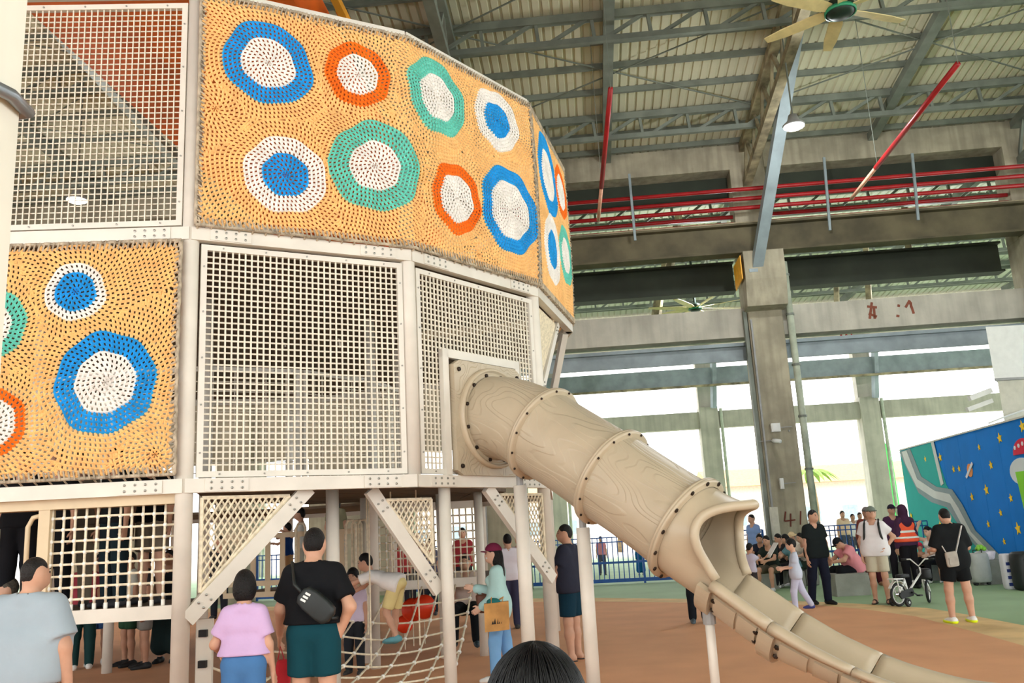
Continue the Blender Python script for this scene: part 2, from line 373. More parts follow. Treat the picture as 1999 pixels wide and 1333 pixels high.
# ---- roof of the second aisle
def rz2(t): return 12.5 + .08 * (-t) if t > -10 else 12.5 + .8 - .08 * (-t - 10)
sheet('ceiling.001', -30, 32, [-.7, -10, -20.2], rz2, M['roof2'], .3, .05)
for t in (-2.2, -4.2, -6.2, -8.2, -10.2, -12.2, -14.2, -16.2, -18.2): purlin(t, 0, M['steel'], .16, rz2)
for t in (-3.4, -11.4, -15.4): lattice(t, rz2, .8)
for k in range(-2, 3):
    for dt in (-5, -9.5, -14):
        q = MB(); u = .5 + BAY * (k - .3) ; q.bar(wp(u, dt + 2.0, 9.4), wp(u + .9, dt, rz2(dt) - .2), .2, .24); struct('knee_brace', q, M['rust'])
    q = MB(); q.bar(wp(.5 + BAY * k, -.6, rz2(-.6) - .3), wp(.5 + BAY * k, -19, rz2(-19) - .3), .2, .3); struct('aisle_rafter', q, M['steel'])

# ================================================================ SERVICES
def pipe_run(z, t, label):
    q = MB(); q.tube([wp(-7.9, t, z), wp(14, t, z)], .062, 10); o = q.build('red_pipe', M['red'], None, True); tag(o, label, 'pipe', 'red pipes along the column row')
ORD = ['topmost', 'second from top', 'middle', 'fourth from top', 'lowest']
for i, y in enumerate((357, 376, 394)): pipe_run(onpl(1600, y, wp(0, 1.0, 0), wp(1, 1.0, 0))[1], 1.0, 'red fire pipe running in front of the concrete columns, %s of five' % ORD[i])
for i, y in enumerate((410, 424)):
    z = onpl(1600, y, wp(0, .2, 0), wp(1, .2, 0))[1]
    for k, nm in ((-1, 'between the orange net and the middle column'), (0, 'between the middle and right columns')):
        q = MB(); q.tube([wp(.5 + BAY * k + .56, .2, z), wp(.5 + BAY * (k + 1) - .56, .2, z)], .062, 10); tag(q.build('red_pipe', M['red'], None, True), 'red fire pipe %s of five, %s' % (ORD[i + 3], nm), 'pipe', 'red pipes along the column row')
for i, (px, y0, y1) in enumerate([(1228, 340, 470), (1608, 308, 450), (1780, 300, 430)]):
    u0, z0 = onpl(px, y0, wp(0, 1.1, 0), wp(1, 1.1, 0)); u1, z1 = onpl(px + 12, y1, wp(0, 1.1, 0), wp(1, 1.1, 0))
    q = MB(); q.bar(wp(u0, 1.12, z0), wp(u1, 1.12, z1), .07, .05)
    tag(q.build('pipe_hanger', M['steel_b'], None), 'grey hanger strap holding the red pipes, ' + ('nearest the round nets', 'right of the middle column', 'nearest the right column')[i], 'bracket', 'pipe hangers')
# sprinkler droppers
def dropper(p, q_, label):
    t = thing('sprinkler_pipe', label, 'pipe', p); b = MB(); b.tube([p, p + (q_ - p) * .72], .055, 8); b.build('red_pipe_piece', M['red'], t, True)
    b = MB(); b.tube([p + (q_ - p) * .72, q_], .045, 8); b.build('rusty_end', mat('rust_pink_pipe', (214, 160, 132), .6), t, True)
    m_ = p + (q_ - p) * .7
    for a_ in (p, m_): b = MB(); b.bar(a_, Vector((a_.x, a_.y, rz((OW - a_).dot(NW)) - .02)), .012, .012); b.build('hanger_wire', M['steel'], t)
dropper(at(1192, 172, 17), at(1168, 430, 21), 'red sprinkler pipe hanging at a slant just right of the orange net')
dropper(at(1870, 124, 15), at(1662, 388, 20.5), 'long slanting red sprinkler pipe below the right-hand roof bay')
# downpipe on the middle column
def downpipe(u, t, label, z1=9.0):
    th = thing('downpipe', label, 'pipe', wp(u, t, 0)); b = MB(); b.tube([wp(u, t, .0), wp(u, t, z1)], .1, 12); b.build('pipe_shaft', M['pipe'], th, True)
    b = MB()
    for z in (1.4, 2.9, 4.4, 5.9, 7.4, 8.6): b.lathe(wp(u, t, z), (0, 0, 1), [(-.03, .1), (-.03, .125), (.03, .125), (.03, .1)], 12)
    b.build('pipe_clip', M['steel'], th)
downpipe(1.22, .45, 'pale green rainwater downpipe beside the column numbered 41')
downpipe(-6.85, .45, 'blue grey downpipe beside the column seen between tower legs')
# small boxes on the middle column
def cbox(px, py, w, h, label, name, cat, m):
    u, z = onpl(px, py, wp(0, .55, 0), wp(1, .55, 0)); t = thing(name, label, cat, wp(u, .55, z))
    MB().obox(wp(u, .6, z), EW * w / 2, NW * .08, Vector((0, 0, h / 2))).build('housing', m, t)
    MB().obox(wp(u, .69, z), EW * w * .38, NW * .01, Vector((0, 0, h * .38))).build('cover', M['white'], t)
    MB().bar(wp(u + w / 2, .56, z), wp(u + w / 2 + .35, .56, z + .01), .02, .02).build('cable', M['grey'], t)
cbox(1513, 835, .25, .24, 'white junction box high on the column numbered 41', 'junction_box', 'box', M['white'])
cbox(1525, 944, .1, .3, 'white wall lamp low on the column numbered 41', 'wall_lamp', 'lamp', M['white'])
def camera_thing(px, py, label):
    u, z = onpl(px, py, wp(0, .55, 0), wp(1, .55, 0)); t = thing('security_camera', label, 'camera', wp(u, .55, z))
    b = MB(); b.cyl(wp(u - .05, .62, z), wp(u + .06, .95, z - .06), .06, 10); b.build('camera_body', M['white'], t, True)
    b = MB(); b.bar(wp(u, .52, z + .03), wp(u, .66, z), .04, .04); b.build('bracket', M['grey'], t)
    b = MB(); b.bar(wp(u - .42, .53, z), wp(u, .53, z + .02), .02, .02); b.build('cable', M['grey'], t)
camera_thing(1512, 860, 'white security camera below the junction box on the middle column')
bx = MB(); u, z = onpl(1440, 545, wp(0, .3, 0), wp(1, .3, 0))
tag(MB().prism([wp(-.14, .0, 8.35), wp(-.14, 1.15, 8.4), wp(-.14, 1.15, 9.1), wp(-.14, .0, 9.1)], EW * -.03).build('warning_plate', mat('amber_sign_paint', (246, 176, 40), .5), None), 'amber painted plate on the left side of the corbel', 'sign')
u, z = onpl(1500, 1025, wp(0, .55, 0), wp(1, .55, 0))
t = thing('cable_cabinet', 'narrow cream cable box at the left foot of the numbered column', 'box', wp(.08, .62, 1.0))
MB().obox(wp(.08, .6, 1.45), EW * .1, NW * .1, Vector((0, 0, .45))).build('housing', M['beige'], t); MB().obox(wp(.08, .705, 1.45), EW * .085, NW * .008, Vector((0, 0, .42))).build('door', M['beige'], t)
# high-bay lamps
def lamp(p, zr, label):
    t_ = (OW - p).dot(NW); zr = (rz(t_) if t_ > 0 else rz2(t_)) - .02
    t = thing('high_bay_lamp', label, 'lamp', p)
    b = MB(); b.lathe(p, (0, 0, 1), [(.0, .02), (.0, .24), (.05, .26), (.16, .14), (.3, .1), (.3, .0)], 16); b.build('housing', M['grey'], t, True)
    b = MB(); b.lathe(p, (0, 0, -1), [(.005, .0), (.005, .2), (.03, .17), (.05, 0)], 16); b.build('lens', M['lampw'], t, True)
    b = MB(); b.cyl(p + Vector((0, 0, .3)), Vector((p.x, p.y, zr)), .02, 6); b.build('rod', M['steel'], t)
    l = bpy.data.lights.new('lamp_light', 'POINT'); l.energy = 450; l.shadow_soft_size = .2; l.color = (.95, .98, 1)
    lo = bpy.data.objects.new('lamp_light', l); COL.objects.link(lo); lo.location = p - Vector((0, 0, .25))
lamp(at(1550, 248, 19), 13.3, 'bright high bay lamp hanging right of the slanted grey strut')
lamp(at(1385, 558, 33), 13.25, 'high bay lamp above the ceiling fan of the second aisle')
lamp(at(1817, 527, 33), 13.25, 'high bay lamp under the second aisle roof near the right column')
lamp(at(150, 392, 20.5), 13.3, 'high bay lamp seen through the upper left mesh panel')
# ceiling fans
def fan(p, R, zr, n, label, ph):
    t = thing('ceiling_fan', label, 'fan', p)
    b = MB(); b.lathe(p, (0, 0, 1), [(-.12, 0), (-.12, .16), (-.05, .24), (.12, .24), (.2, .12), (.2, 0)], 18); b.build('motor_hub', M['fanhub'], t, True)
    b = MB(); b.lathe(p, (0, 0, 1), [(-.06, .245), (-.06, .265), (.0, .265), (.0, .245)], 18); b.build('green_band', mat('green_band', (40, 140, 100), .4), t, True)
    b = MB(); b.cyl(p + Vector((0, 0, .2)), Vector((p.x, p.y, zr)), .05, 8); b.build('rod', M['fanhub'], t)
    for k in range(n):
        a = ph + 2 * math.pi * k / n; d = Vector((math.cos(a), math.sin(a), 0)); s = Vector((-math.sin(a), math.cos(a), 0))
        b = MB(); v = []
        for f, wd in ((.12, .07), (.3, .11), (.75, .11), (1, .07)):
            c = p + d * R * f; tw = .35 * (1 - f * .6)
            for e in (-1, 1): v.append(c + s * wd * e + Vector((0, 0, tw * wd * e)));
        v += [x + Vector((0, 0, .018)) for x in v]
        f = []
        for i in range(3):
            a0 = 2 * i; f += [(a0, a0 + 2, a0 + 3, a0 + 1), (8 + a0, 8 + a0 + 1, 8 + a0 + 3, 8 + a0 + 2), (a0, 8 + a0, 8 + a0 + 2, a0 + 2), (a0 + 1, a0 + 3, 8 + a0 + 3, 8 + a0 + 1)]
        f += [(0, 1, 9, 8), (6, 14, 15, 7)]
        b.add(v, f).build('blade', M['fanblade'], t)
fan(at(1640, 20, 13.5), 1.35, 14.0, 6, 'large ceiling fan with cream blades at the top right', .35)
fan(at(1357, 602, 33), 1.9, 12.9, 8, 'ceiling fan with pale blades seen under the dark girder', .2)
# orange overhead crane on the crane rails
cr = thing('bridge_crane', 'orange overhead bridge crane spanning the hall above the play tower', 'crane', wp(-13, 10, 10.0))
for (x0, x1, z1) in ((-7.35, -5.3, 11.4), (-4.7, -3.1, 11.3)):
    u0, u1 = x0 - 7.0 + .9, x1 - 7.0 + .9
    q = MB(); wbox(q, u0, u1, .6, 25.5, 10.25, z1); q.build('box_girder', M['crane'], cr)
q = MB(); wbox(q, -13.3, -8.9, .55, 1.15, 10.2, 10.7); q.build('end_carriage', M['crane'], cr)
q = MB(); wbox(q, -12.0, -10.6, .6, 25, 10.15, 10.25); q.build('walkway', M['crane'], cr)
q = MB()
for i in range(9):
    t = 3 + 2.2 * i; q.bar(wp(-8.95, t, 11.2), wp(-8.5, t + 1, 10.2), .1, .12); q.bar(wp(-8.5, t + 1, 10.2), wp(-8.95, t + 2.2, 11.2), .1, .12)
q.bar(wp(-8.5, 3, 10.2), wp(-8.5, 24, 10.2), .12, .14); q.build('side_bracing', M['crane_y'], cr)
# near white pillar on the left edge with its steel strap
wpil = MB(); wpil.box(-2.35, -1.56, 1.95, 2.6, 0, 8.0); struct('near_pillar', wpil, M['whitewall'])
q = MB(); q.tube([(-1.555, 2.02, 2.86), (-1.535, 2.3, 3.0), (-1.53, 2.5, 3.04), (-1.54, 2.615, 3.04), (-1.62, 2.63, 3.04), (-2.0, 2.63, 3.04)], .022, 8)
tag(q.build('steel_strap', M['metalband'], None, True), 'bent steel tube clamped round the white pillar at top left', 'strap')
# ================================================================ THE PLAY TOWER (15-sided)
TC = Vector((-4.41017, 12.92937, 0)); TR = 5.28032; TP = -1.2980368
def corner(k, f=1.0, z=0.0):
    a = TP + 2 * math.pi * k / 15
    a0 = TP + 2 * math.pi * k / 15
    return Vector((TC.x + TR * f * math.cos(a0), TC.y + TR * f * math.sin(a0), z))
# corner(0)=main post, corner(1), corner(2) the posts to its right, corner(-1) out of frame on the left
ZB, ZM, ZT = 2.104, 4.465, 7.128
RH = .125
tw = thing('play_tower', 'tall cream steel play tower with mesh panels and round-patterned nets', 'play structure', (TC.x, TC.y, 0))
def up(p, z): return Vector((p.x, p.y, z))
Q1 = Vector((-.80, 9.35, 0))
for k in range(15):
    p = corner(k, .992)
    z0 = 0 if k not in (1, 3) else (ZB if k == 1 else ZM)
    b = MB(); b.tube([up(p, z0), up(p, ZT - .03)], .078, 18); b.build('post', M['cream'], tw, True)
    if k in (0, 2):
        b = MB(); b.lathe(up(p, 0), (0, 0, 1), [(0, .0), (0, .13), (.02, .13), (.03, .08)], 18); b.build('post_foot', M['cream'], tw)
b = MB(); b.tube([Q1, up(Q1, ZB + .02)], .064, 16); b.build('post', M['cream'], tw, True)
def rail(a, b_, z0, z1, w=.1, m=M['cream'], par=None):
    q = MB(); zc = (z0 + z1) / 2; q.bar(up(a, zc), up(b_, zc), w, z1 - z0); return q.build('rail', m, par or tw)
def gusset(a, e, n, z, s):
    "bolted splice plate on the rail near a post"
    p = up(a, z) + e * .36 * s + n * .056
    q = MB(); q.obox(p, e * .19, n * .006, Vector((0, 0, .055))); g = q.build('splice_plate', M['cream'], tw)
    q = MB()
    for i in range(4):
        for j in (-1, 1):
            c = p + e * (-.135 + .09 * i) + Vector((0, 0, .027 * j)); q.lathe(c, n, [(.0, .012), (.012, .012), (.016, .0)], 8)
    q.build('bolt_heads', M['steelbolt'], g, kind='stuff')
for k in range(15):
    a, c = corner(k), corner(k + 1); e = (c - a).normalized(); n = Vector((e.y, -e.x, 0))
    if k not in (2, 3): rail(a, c, ZB, ZB + RH)
    rail(a, c, ZM, ZM + RH); rail(a, c, ZT - .07, ZT + .02, .12)
    if k in (14, 0, 1):
        for z in (ZB + .062, ZM + .062):
            for (pt, s) in ((a, 1), (c, -1)): gusset(pt, e, n, z, s)
rail(corner(2), corner(4), ZB, ZB + RH)
# ---- decks (ring sectors of boards seen from below)
def deck(k, z, f0, f1):
    q = [corner(k, f1), corner(k + 1, f1), corner(k + 1, f0), corner(k, f0)]
    b = MB(); nb = 6
    for i in range(nb):
        s0, s1 = i / nb + .004, (i + 1) / nb - .004
        l = lambda s, A, B: A + (B - A) * s
        b = MB(); b.prism([up(l(s0, q[0], q[3]), z), up(l(s0, q[1], q[2]), z), up(l(s1, q[1], q[2]), z), up(l(s1, q[0], q[3]), z)], (0, 0, .045))
        b.build('deck_board', M['deck'], tw)
for k in range(4, 11): deck(k, ZB + .075, .48, .985)
for k, f_ in ((0, .985), (1, .985), (2, .8), (3, .8)): deck(k, ZB + .075, .2, f_)
for k in range(15): deck(k, ZM + .12, .02, .985)
# ---- steel mesh panels: frame (part) > wires (sub-part)
def mesh_panel(A, B, z0, z1, u0, u1, pitch=.0585, off=-.02, fw=.055, wires=True, hole=None, m=M['cream'], parent=None, wr=.0075):
    e = (B - A).normalized(); n = Vector((e.y, -e.x, 0)); o = A + n * off
    P = lambda u, z, d=0: up(o, 0) + e * u + n * d + Vector((0, 0, z))
    f = MB()
    f.obox(P((u0 + u1) / 2, z0 + fw / 2), e * ((u1 - u0) / 2), n * .025, Vector((0, 0, fw / 2))); f.obox(P((u0 + u1) / 2, z1 - fw / 2), e * ((u1 - u0) / 2), n * .025, Vector((0, 0, fw / 2)))
    f.obox(P(u0 + fw / 2, (z0 + z1) / 2), e * (fw / 2), n * .025, Vector((0, 0, (z1 - z0) / 2 - fw))); f.obox(P(u1 - fw / 2, (z0 + z1) / 2), e * (fw / 2), n * .025, Vector((0, 0, (z1 - z0) / 2 - fw)))
    fr = f.build('mesh_frame', m, parent or tw)
    wv = MB(); nu = max(2, round((u1 - u0 - 2 * fw) / pitch)); nz = max(2, round((z1 - z0 - 2 * fw) / pitch))
    def seg(p, q): wv.bar(p, q, 2 * wr, 2 * wr, n)
    for i in range(1, nu):
        u = u0 + fw + (u1 - u0 - 2 * fw) * i / nu
        if hole and hole[0] < u < hole[1]: seg(P(u, hole[3], .006), P(u, z1 - fw, .006))
        else: seg(P(u, z0 + fw, .006), P(u, z1 - fw, .006))
    for j in range(1, nz):
        z = z0 + fw + (z1 - z0 - 2 * fw) * j / nz
        if hole and hole[2] < z < hole[3]:
            seg(P(u0 + fw, z, -.008), P(hole[0], z, -.008)); seg(P(hole[1], z, -.008), P(u1 - fw, z, -.008))
        else: seg(P(u0 + fw, z, -.008), P(u1 - fw, z, -.008))
    wv.build('wire_grid', M['wire'], fr, kind='stuff')
    b = MB()
    for i in range(5):
        for uu, zz in ((u0 + fw / 2, z0 + (z1 - z0) * (i + .5) / 5), (u1 - fw / 2, z0 + (z1 - z0) * (i + .5) / 5), (u0 + (u1 - u0) * (i + .5) / 5, z0 + fw / 2), (u0 + (u1 - u0) * (i + .5) / 5, z1 - fw / 2)):
            b.lathe(P(uu, zz, .025), n, [(0, .009), (.008, .009), (.01, 0)], 6)
    b.build('panel_bolts', M['steelbolt'], fr, kind='stuff')
    return fr
c_1, c0, c1, c2, c3 = corner(-1), corner(0), corner(1), corner(2), corner(3)
mesh_panel(c_1, c0, 4.62, 6.98, .1, 2.11, wr=.0052)                       # upper left
mesh_panel(c0, c1, 2.24, 4.44, .10, 2.11)                       # middle
mesh_panel(c1, c2, 2.24, 4.42, .09, 2.11, hole=(.42, 1.72, 2.2, 3.57))
# inner ring: mesh fences of the slide storey, seen through the outer panels
for k in (-2, -1, 0, 1, 2, 3, 4):
    mesh_panel(corner(k, .52), corner(k + 1, .52), 2.3, 3.75, .02, 1.12, pitch=.12, m=M['cream'], wr=.006)
for k in ():
    mesh_panel(corner(k + 1), corner(k), 2.24, 4.44, .09, 2.1, pitch=.16, wr=.008)
for k in (0, 2, 4, 13):
    p = corner(k, .52); b = MB(); b.tube([up(p, 0 if k != 4 else ZB), up(p, ZM + 1.15)], .065, 12); b.build('post', M['cream'], tw, True)
# cream balustrade on the upper deck seen through the upper left panel
for k in (-2, -1, 0, 1):
    a, c = corner(k, .44), corner(k + 1, .44); q = MB()
    q.bar(up(a, 5.7), up(c, 5.7), .06, .06); q.bar(up(a, 5.52), up(c, 5.52), .05, .05); bl = q.build('balustrade', M['cream'], tw)
    q = MB(); q.tube([up(a, 4.6), up(a, 5.75)], .055, 10); q.build('baluster', M['cream'], bl, True)
    for i in range(1, 8):
        p = a + (c - a) * i / 8; q = MB(); q.bar(up(p, 4.6), up(p, 5.52), .03, .03); q.build('baluster', M['cream'], bl)
# ---- braces below the first deck with rope-net corner pieces
def brace(A, B, p0, p1, w=.135, d=.07, off=.0, m=M['cream']):
    e = (B - A).normalized(); n = Vector((e.y, -e.x, 0)); a = up(A, 0) + e * p0[0] + n * off + Vector((0, 0, p0[1])); c = up(A, 0) + e * p1[0] + n * off + Vector((0, 0, p1[1]))
    q = MB(); q.bar(a, c, d, w, n.cross((c - a).normalized())); br = q.build('brace', m, tw)
    q = MB(); dr = (c - a).normalized(); sd = n.cross(dr)
    for end, s in ((a, 1), (c, -1)):
        for i in (0, 1):
            for j in (-1, 1): q.lathe(end + dr * s * (.16 + .09 * i) + sd * .03 * j + n * d / 2, n, [(0, .011), (.012, .011), (.015, 0)], 8)
    q.build('brace_bolts', M['steelbolt'], br, kind='stuff'); return br
brace(c0, Q1, (.05, 1.02), (1.16, 2.13)); brace(c0, Q1, (2.62, 1.05), (1.86, 2.11), off=-.12)
L12 = (c2 - Q1).length; brace(Q1, c2, (L12 - .02, 1.05), (.62, 2.11), off=.02)
brace(c2, c3, (.15, 3.25), (1.52, 4.46), .11, .06, -.05)
q = MB(); q.bar(up(corner(3, .985), 4.46), up(corner(3.35, .93), 3.2), .09, .09); q.build('brace', M['cream'], tw)
q = MB(); q.bar(up(corner(2.6, .97), 4.44), up(corner(2.6, .6), 4.44), .08, .1); q.build('joist', M['tanrail'], tw)
def lattice_net(A, B, tri, pitch=.058, r=.0095, off=0.0):
    "diamond rope net filling polygon tri given in (u, z)"
    e = (B - A).normalized(); n = Vector((e.y, -e.x, 0)); P = lambda u, z, d=0: up(A, 0) + e * u + n * (off + d) + Vector((0, 0, z))
    b = MB(); us = [p[0] for p in tri]; zs = [p[1] for p in tri]
    def clip(p, q):
        t0, t1 = 0.0, 1.0; cx = sum(us) / len(us); cz = sum(zs) / len(zs)
        for (a, c) in zip(tri, tri[1:] + tri[:1]):
            nx, nz = c[1] - a[1], a[0] - c[0]
            if (cx - a[0]) * nx + (cz - a[1]) * nz < 0: nx, nz = -nx, -nz
            d0 = (p[0] - a[0]) * nx + (p[1] - a[1]) * nz; d1 = (q[0] - a[0]) * nx + (q[1] - a[1]) * nz
            if d0 < 0 and d1 < 0: return None
            if d0 < 0: t0 = max(t0, d0 / (d0 - d1))
            elif d1 < 0: t1 = min(t1, d0 / (d0 - d1))
        if t1 - t0 < .02: return None
        return (p[0] + (q[0] - p[0]) * t0, p[1] + (q[1] - p[1]) * t0), (p[0] + (q[0] - p[0]) * t1, p[1] + (q[1] - p[1]) * t1)
    L = 2.6
    for s in (1, -1):
        x = min(us) - 2
        while x < max(us) + 2:
            z = min(zs); sg = clip((x, z), (x + s * L * .62, z + L))
            if sg:
                a, c = P(*sg[0], .006 * s), P(*sg[1], .006 * s); b.tube([a, c], r, 4, caps=False)
            x += pitch
    o = b.build('rope_lattice', M['rope'], tw, False, 'stuff')
    q = MB()
    for a, c in zip(tri, tri[1:] + tri[:1]): q.tube([P(*a), P(*c)], .018, 6)
    q.build('net_border', M['rope'], o); return o
lattice_net(c0, Q1, [(.16, 2.06), (.97, 2.06), (.16, 1.24)])
lattice_net(c0, Q1, [(2.55, 2.0), (2.02, 2.0), (2.55, 1.34)], off=-.1)
lattice_net(Q1, c2, [(L12 - .1, 2.03), (.84, 2.03), (L12 - .1, 1.27)])
lattice_net(c2, c3, [(.1, 4.42), (1.38, 4.42), (.1, 3.35)], .05, .014, -.06)
# ---- lower left bay: rope grid between posts, rail and hand loop
eA = (c0 - c_1).normalized(); nA = Vector((eA.y, -eA.x, 0)); PA = lambda u, z, d=0: up(c_1, 0) + eA * u + nA * d + Vector((0, 0, z))
q = MB(); q.bar(PA(.98, 1.0, -.1), PA(.98, 2.1, -.1), .1, .1); q.build('post', M['tanrail'], tw)
q = MB(); q.bar(PA(.98, 1.09, -.1), PA(2.14, 1.09, -.1), .08, .115); q.build('rail', M['cream'], tw)
q = MB(); q.bar(PA(.4, 2.07, -.14), PA(2.14, 2.07, -.14), .2, .1); q.build('rail', M['tanrail'], tw)
q = MB(); q.tube([PA(.83, .6, -.1), PA(.82, 1.88, -.1), PA(.86, 1.96, -.1), PA(.95, 1.98, -.1)], .022, 8); q.build('hand_loop', M['tanrail'], tw, True)
q = MB(); nU, nZ = 11, 9
for i in range(nU + 1):
    u = 1.03 + 1.08 * i / nU
    q.tube([PA(u, 1.14, -.1), PA(u + .006 * math.sin(i), 1.6, -.09), PA(u, 2.03, -.1)], .0115, 6)
for j in range(8): z = 1.24 + .1 * j; q.tube([PA(1.03, z, -.1), PA(1.57, z + .006 * math.sin(j * 2), -.085), PA(2.12, z, -.1)], .0115, 6)
rg = q.build('rope_grid', M['rope'], tw, True)
q = MB()
for i in range(nU + 1):
    for j in range(8): q.ball(PA(1.03 + 1.08 * i / nU, 1.24 + .1 * j, -.095), .021, 6, 4)
    q.tube([PA(1.03 + 1.08 * i / nU, 1.14, -.1), PA(1.03 + 1.08 * i / nU, 1.2, -.1)], .017, 6)
q.build('rope_connectors', M['knot'], rg, True, 'stuff')
# low platform behind it with its own legs
pl = [corner(-2, .93), corner(-1, .93), corner(0, .93), corner(0, .56), corner(-1, .56), corner(-2, .56)]
for i in range(7):
    s0, s1 = i / 7 + .004, (i + 1) / 7 - .004
    for (a, c, d, e_) in ((pl[0], pl[1], pl[4], pl[5]), (pl[1], pl[2], pl[3], pl[4])):
        q = MB(); q.prism([up(a + (e_ - a) * s0, 1.03), up(c + (d - c) * s0, 1.03), up(c + (d - c) * s1, 1.03), up(a + (e_ - a) * s1, 1.03)], (0, 0, .05)); q.build('platform_board', M['deck'], tw)
for (px, py, zt_, r) in ((208, 1315, ZB, .07), (718, 1295, ZB + .1, .07), (946, 1281, ZB + .1, .06)):
    p = ground(px, py); q = MB(); q.tube([p, up(p, zt_)], r, 14); q.build('post', M['cream'], tw, True)
p = at(652, 1333, 9.3); p.z = 0; q = MB(); q.tube([p, up(p, ZB + .1)], .068, 14); q.build('post', M['cream'], tw, True)
# inner low platform on the right with rope grids, rails and handles
ip = [ground(718, 1295), ground(946, 1281)]; ip = [Vector((p.x, p.y, 0)) for p in ip]
def inner_bay(A, B, m=9, nz=8):
    e = (B - A).normalized(); P = lambda u, z: up(A, z) + e * u; L = (B - A).length
    q = MB(); q.bar(P(.06, .98), P(L - .06, .98), .08, .12); q.build('rail', M['cream'], tw); q = MB(); q.bar(P(.06, 2.02), P(L - .06, 2.02), .08, .1); q.build('rail', M['cream'], tw)
    q = MB()
    for i in range(1, m): q.tube([P(L * i / m, 1.04), P(L * i / m, 1.98)], .011, 5)
    for j in range(nz): z = 1.12 + .108 * j; q.tube([P(.06, z), P(L - .06, z)], .011, 5)
    g = q.build('rope_grid', M['rope'], tw, True); q = MB()
    for i in range(1, m):
        for j in range(nz): q.ball(P(L * i / m, 1.12 + .108 * j), .019, 6, 4)
    q.build('rope_connectors', M['knot'], g, True, 'stuff')
mid = ip[0] + (ip[1] - ip[0]) * .66; inner_bay(ip[0], mid, 11); inner_bay(mid, ip[1], 6)
q = MB(); q.tube([mid, up(mid, ZB + .1)], .055, 12); q.build('post', M['cream'], tw, True)
pts = [ip[0], ip[1], Vector((-.5, 15.4, 0)), Vector((-3.2, 15.4, 0)), Vector((-4.0, 12.9, 0))]
q = MB(); q.prism([up(p, .93) for p in pts], (0, 0, .06)); q.build('low_platform', M['deck'], tw)
lf = Vector((-4.2, 12.6, 0))
for i in range(10):   # cream slat balustrade left of the climbing net
    p = lf + (ip[0] - lf) * (i / 9.6); q = MB(); q.bar(up(p, .98), up(p, 1.72), .07, .03); q.build('slat', M['tanrail'], tw)
for z in (.95, 1.1, 1.74): q = MB(); q.bar(up(lf, z), up(ip[0], z), .05, .07); q.build('rail', M['tanrail'], tw)
for (px, Y) in ((676, 12.0), (700, 12.1), (578, 12.3), (688, 12.2)):
    b0 = at(px, 1100, Y); q = MB(); x, y = b0.x, b0.y
    q.tube([(x, y, 1.1), (x, y, 1.82), (x + .03, y, 1.88), (x + .1, y, 1.88), (x + .13, y, 1.82), (x + .13, y, 1.1), (x + .1, y, 1.04), (x + .03, y, 1.04)], .018, 8, True); q.build('hand_loop', M['rope'], tw, True)
# perforated post with rope anchors beside the main post
pp = at(400, 1250, 8.15); q = MB(); q.bar(up(pp, 0), up(pp, 1.0), .14, .05, (0, 1, 0)); an = q.build('rope_anchor_post', M['cream'], tw)
for z in (.36, .62, .88): q = MB(); q.obox(up(pp, z) + Vector((0, -.04, 0)), (.035, 0, 0), (0, .03, 0), (0, 0, .03)); q.build('rope_clamp', M['black'], an)

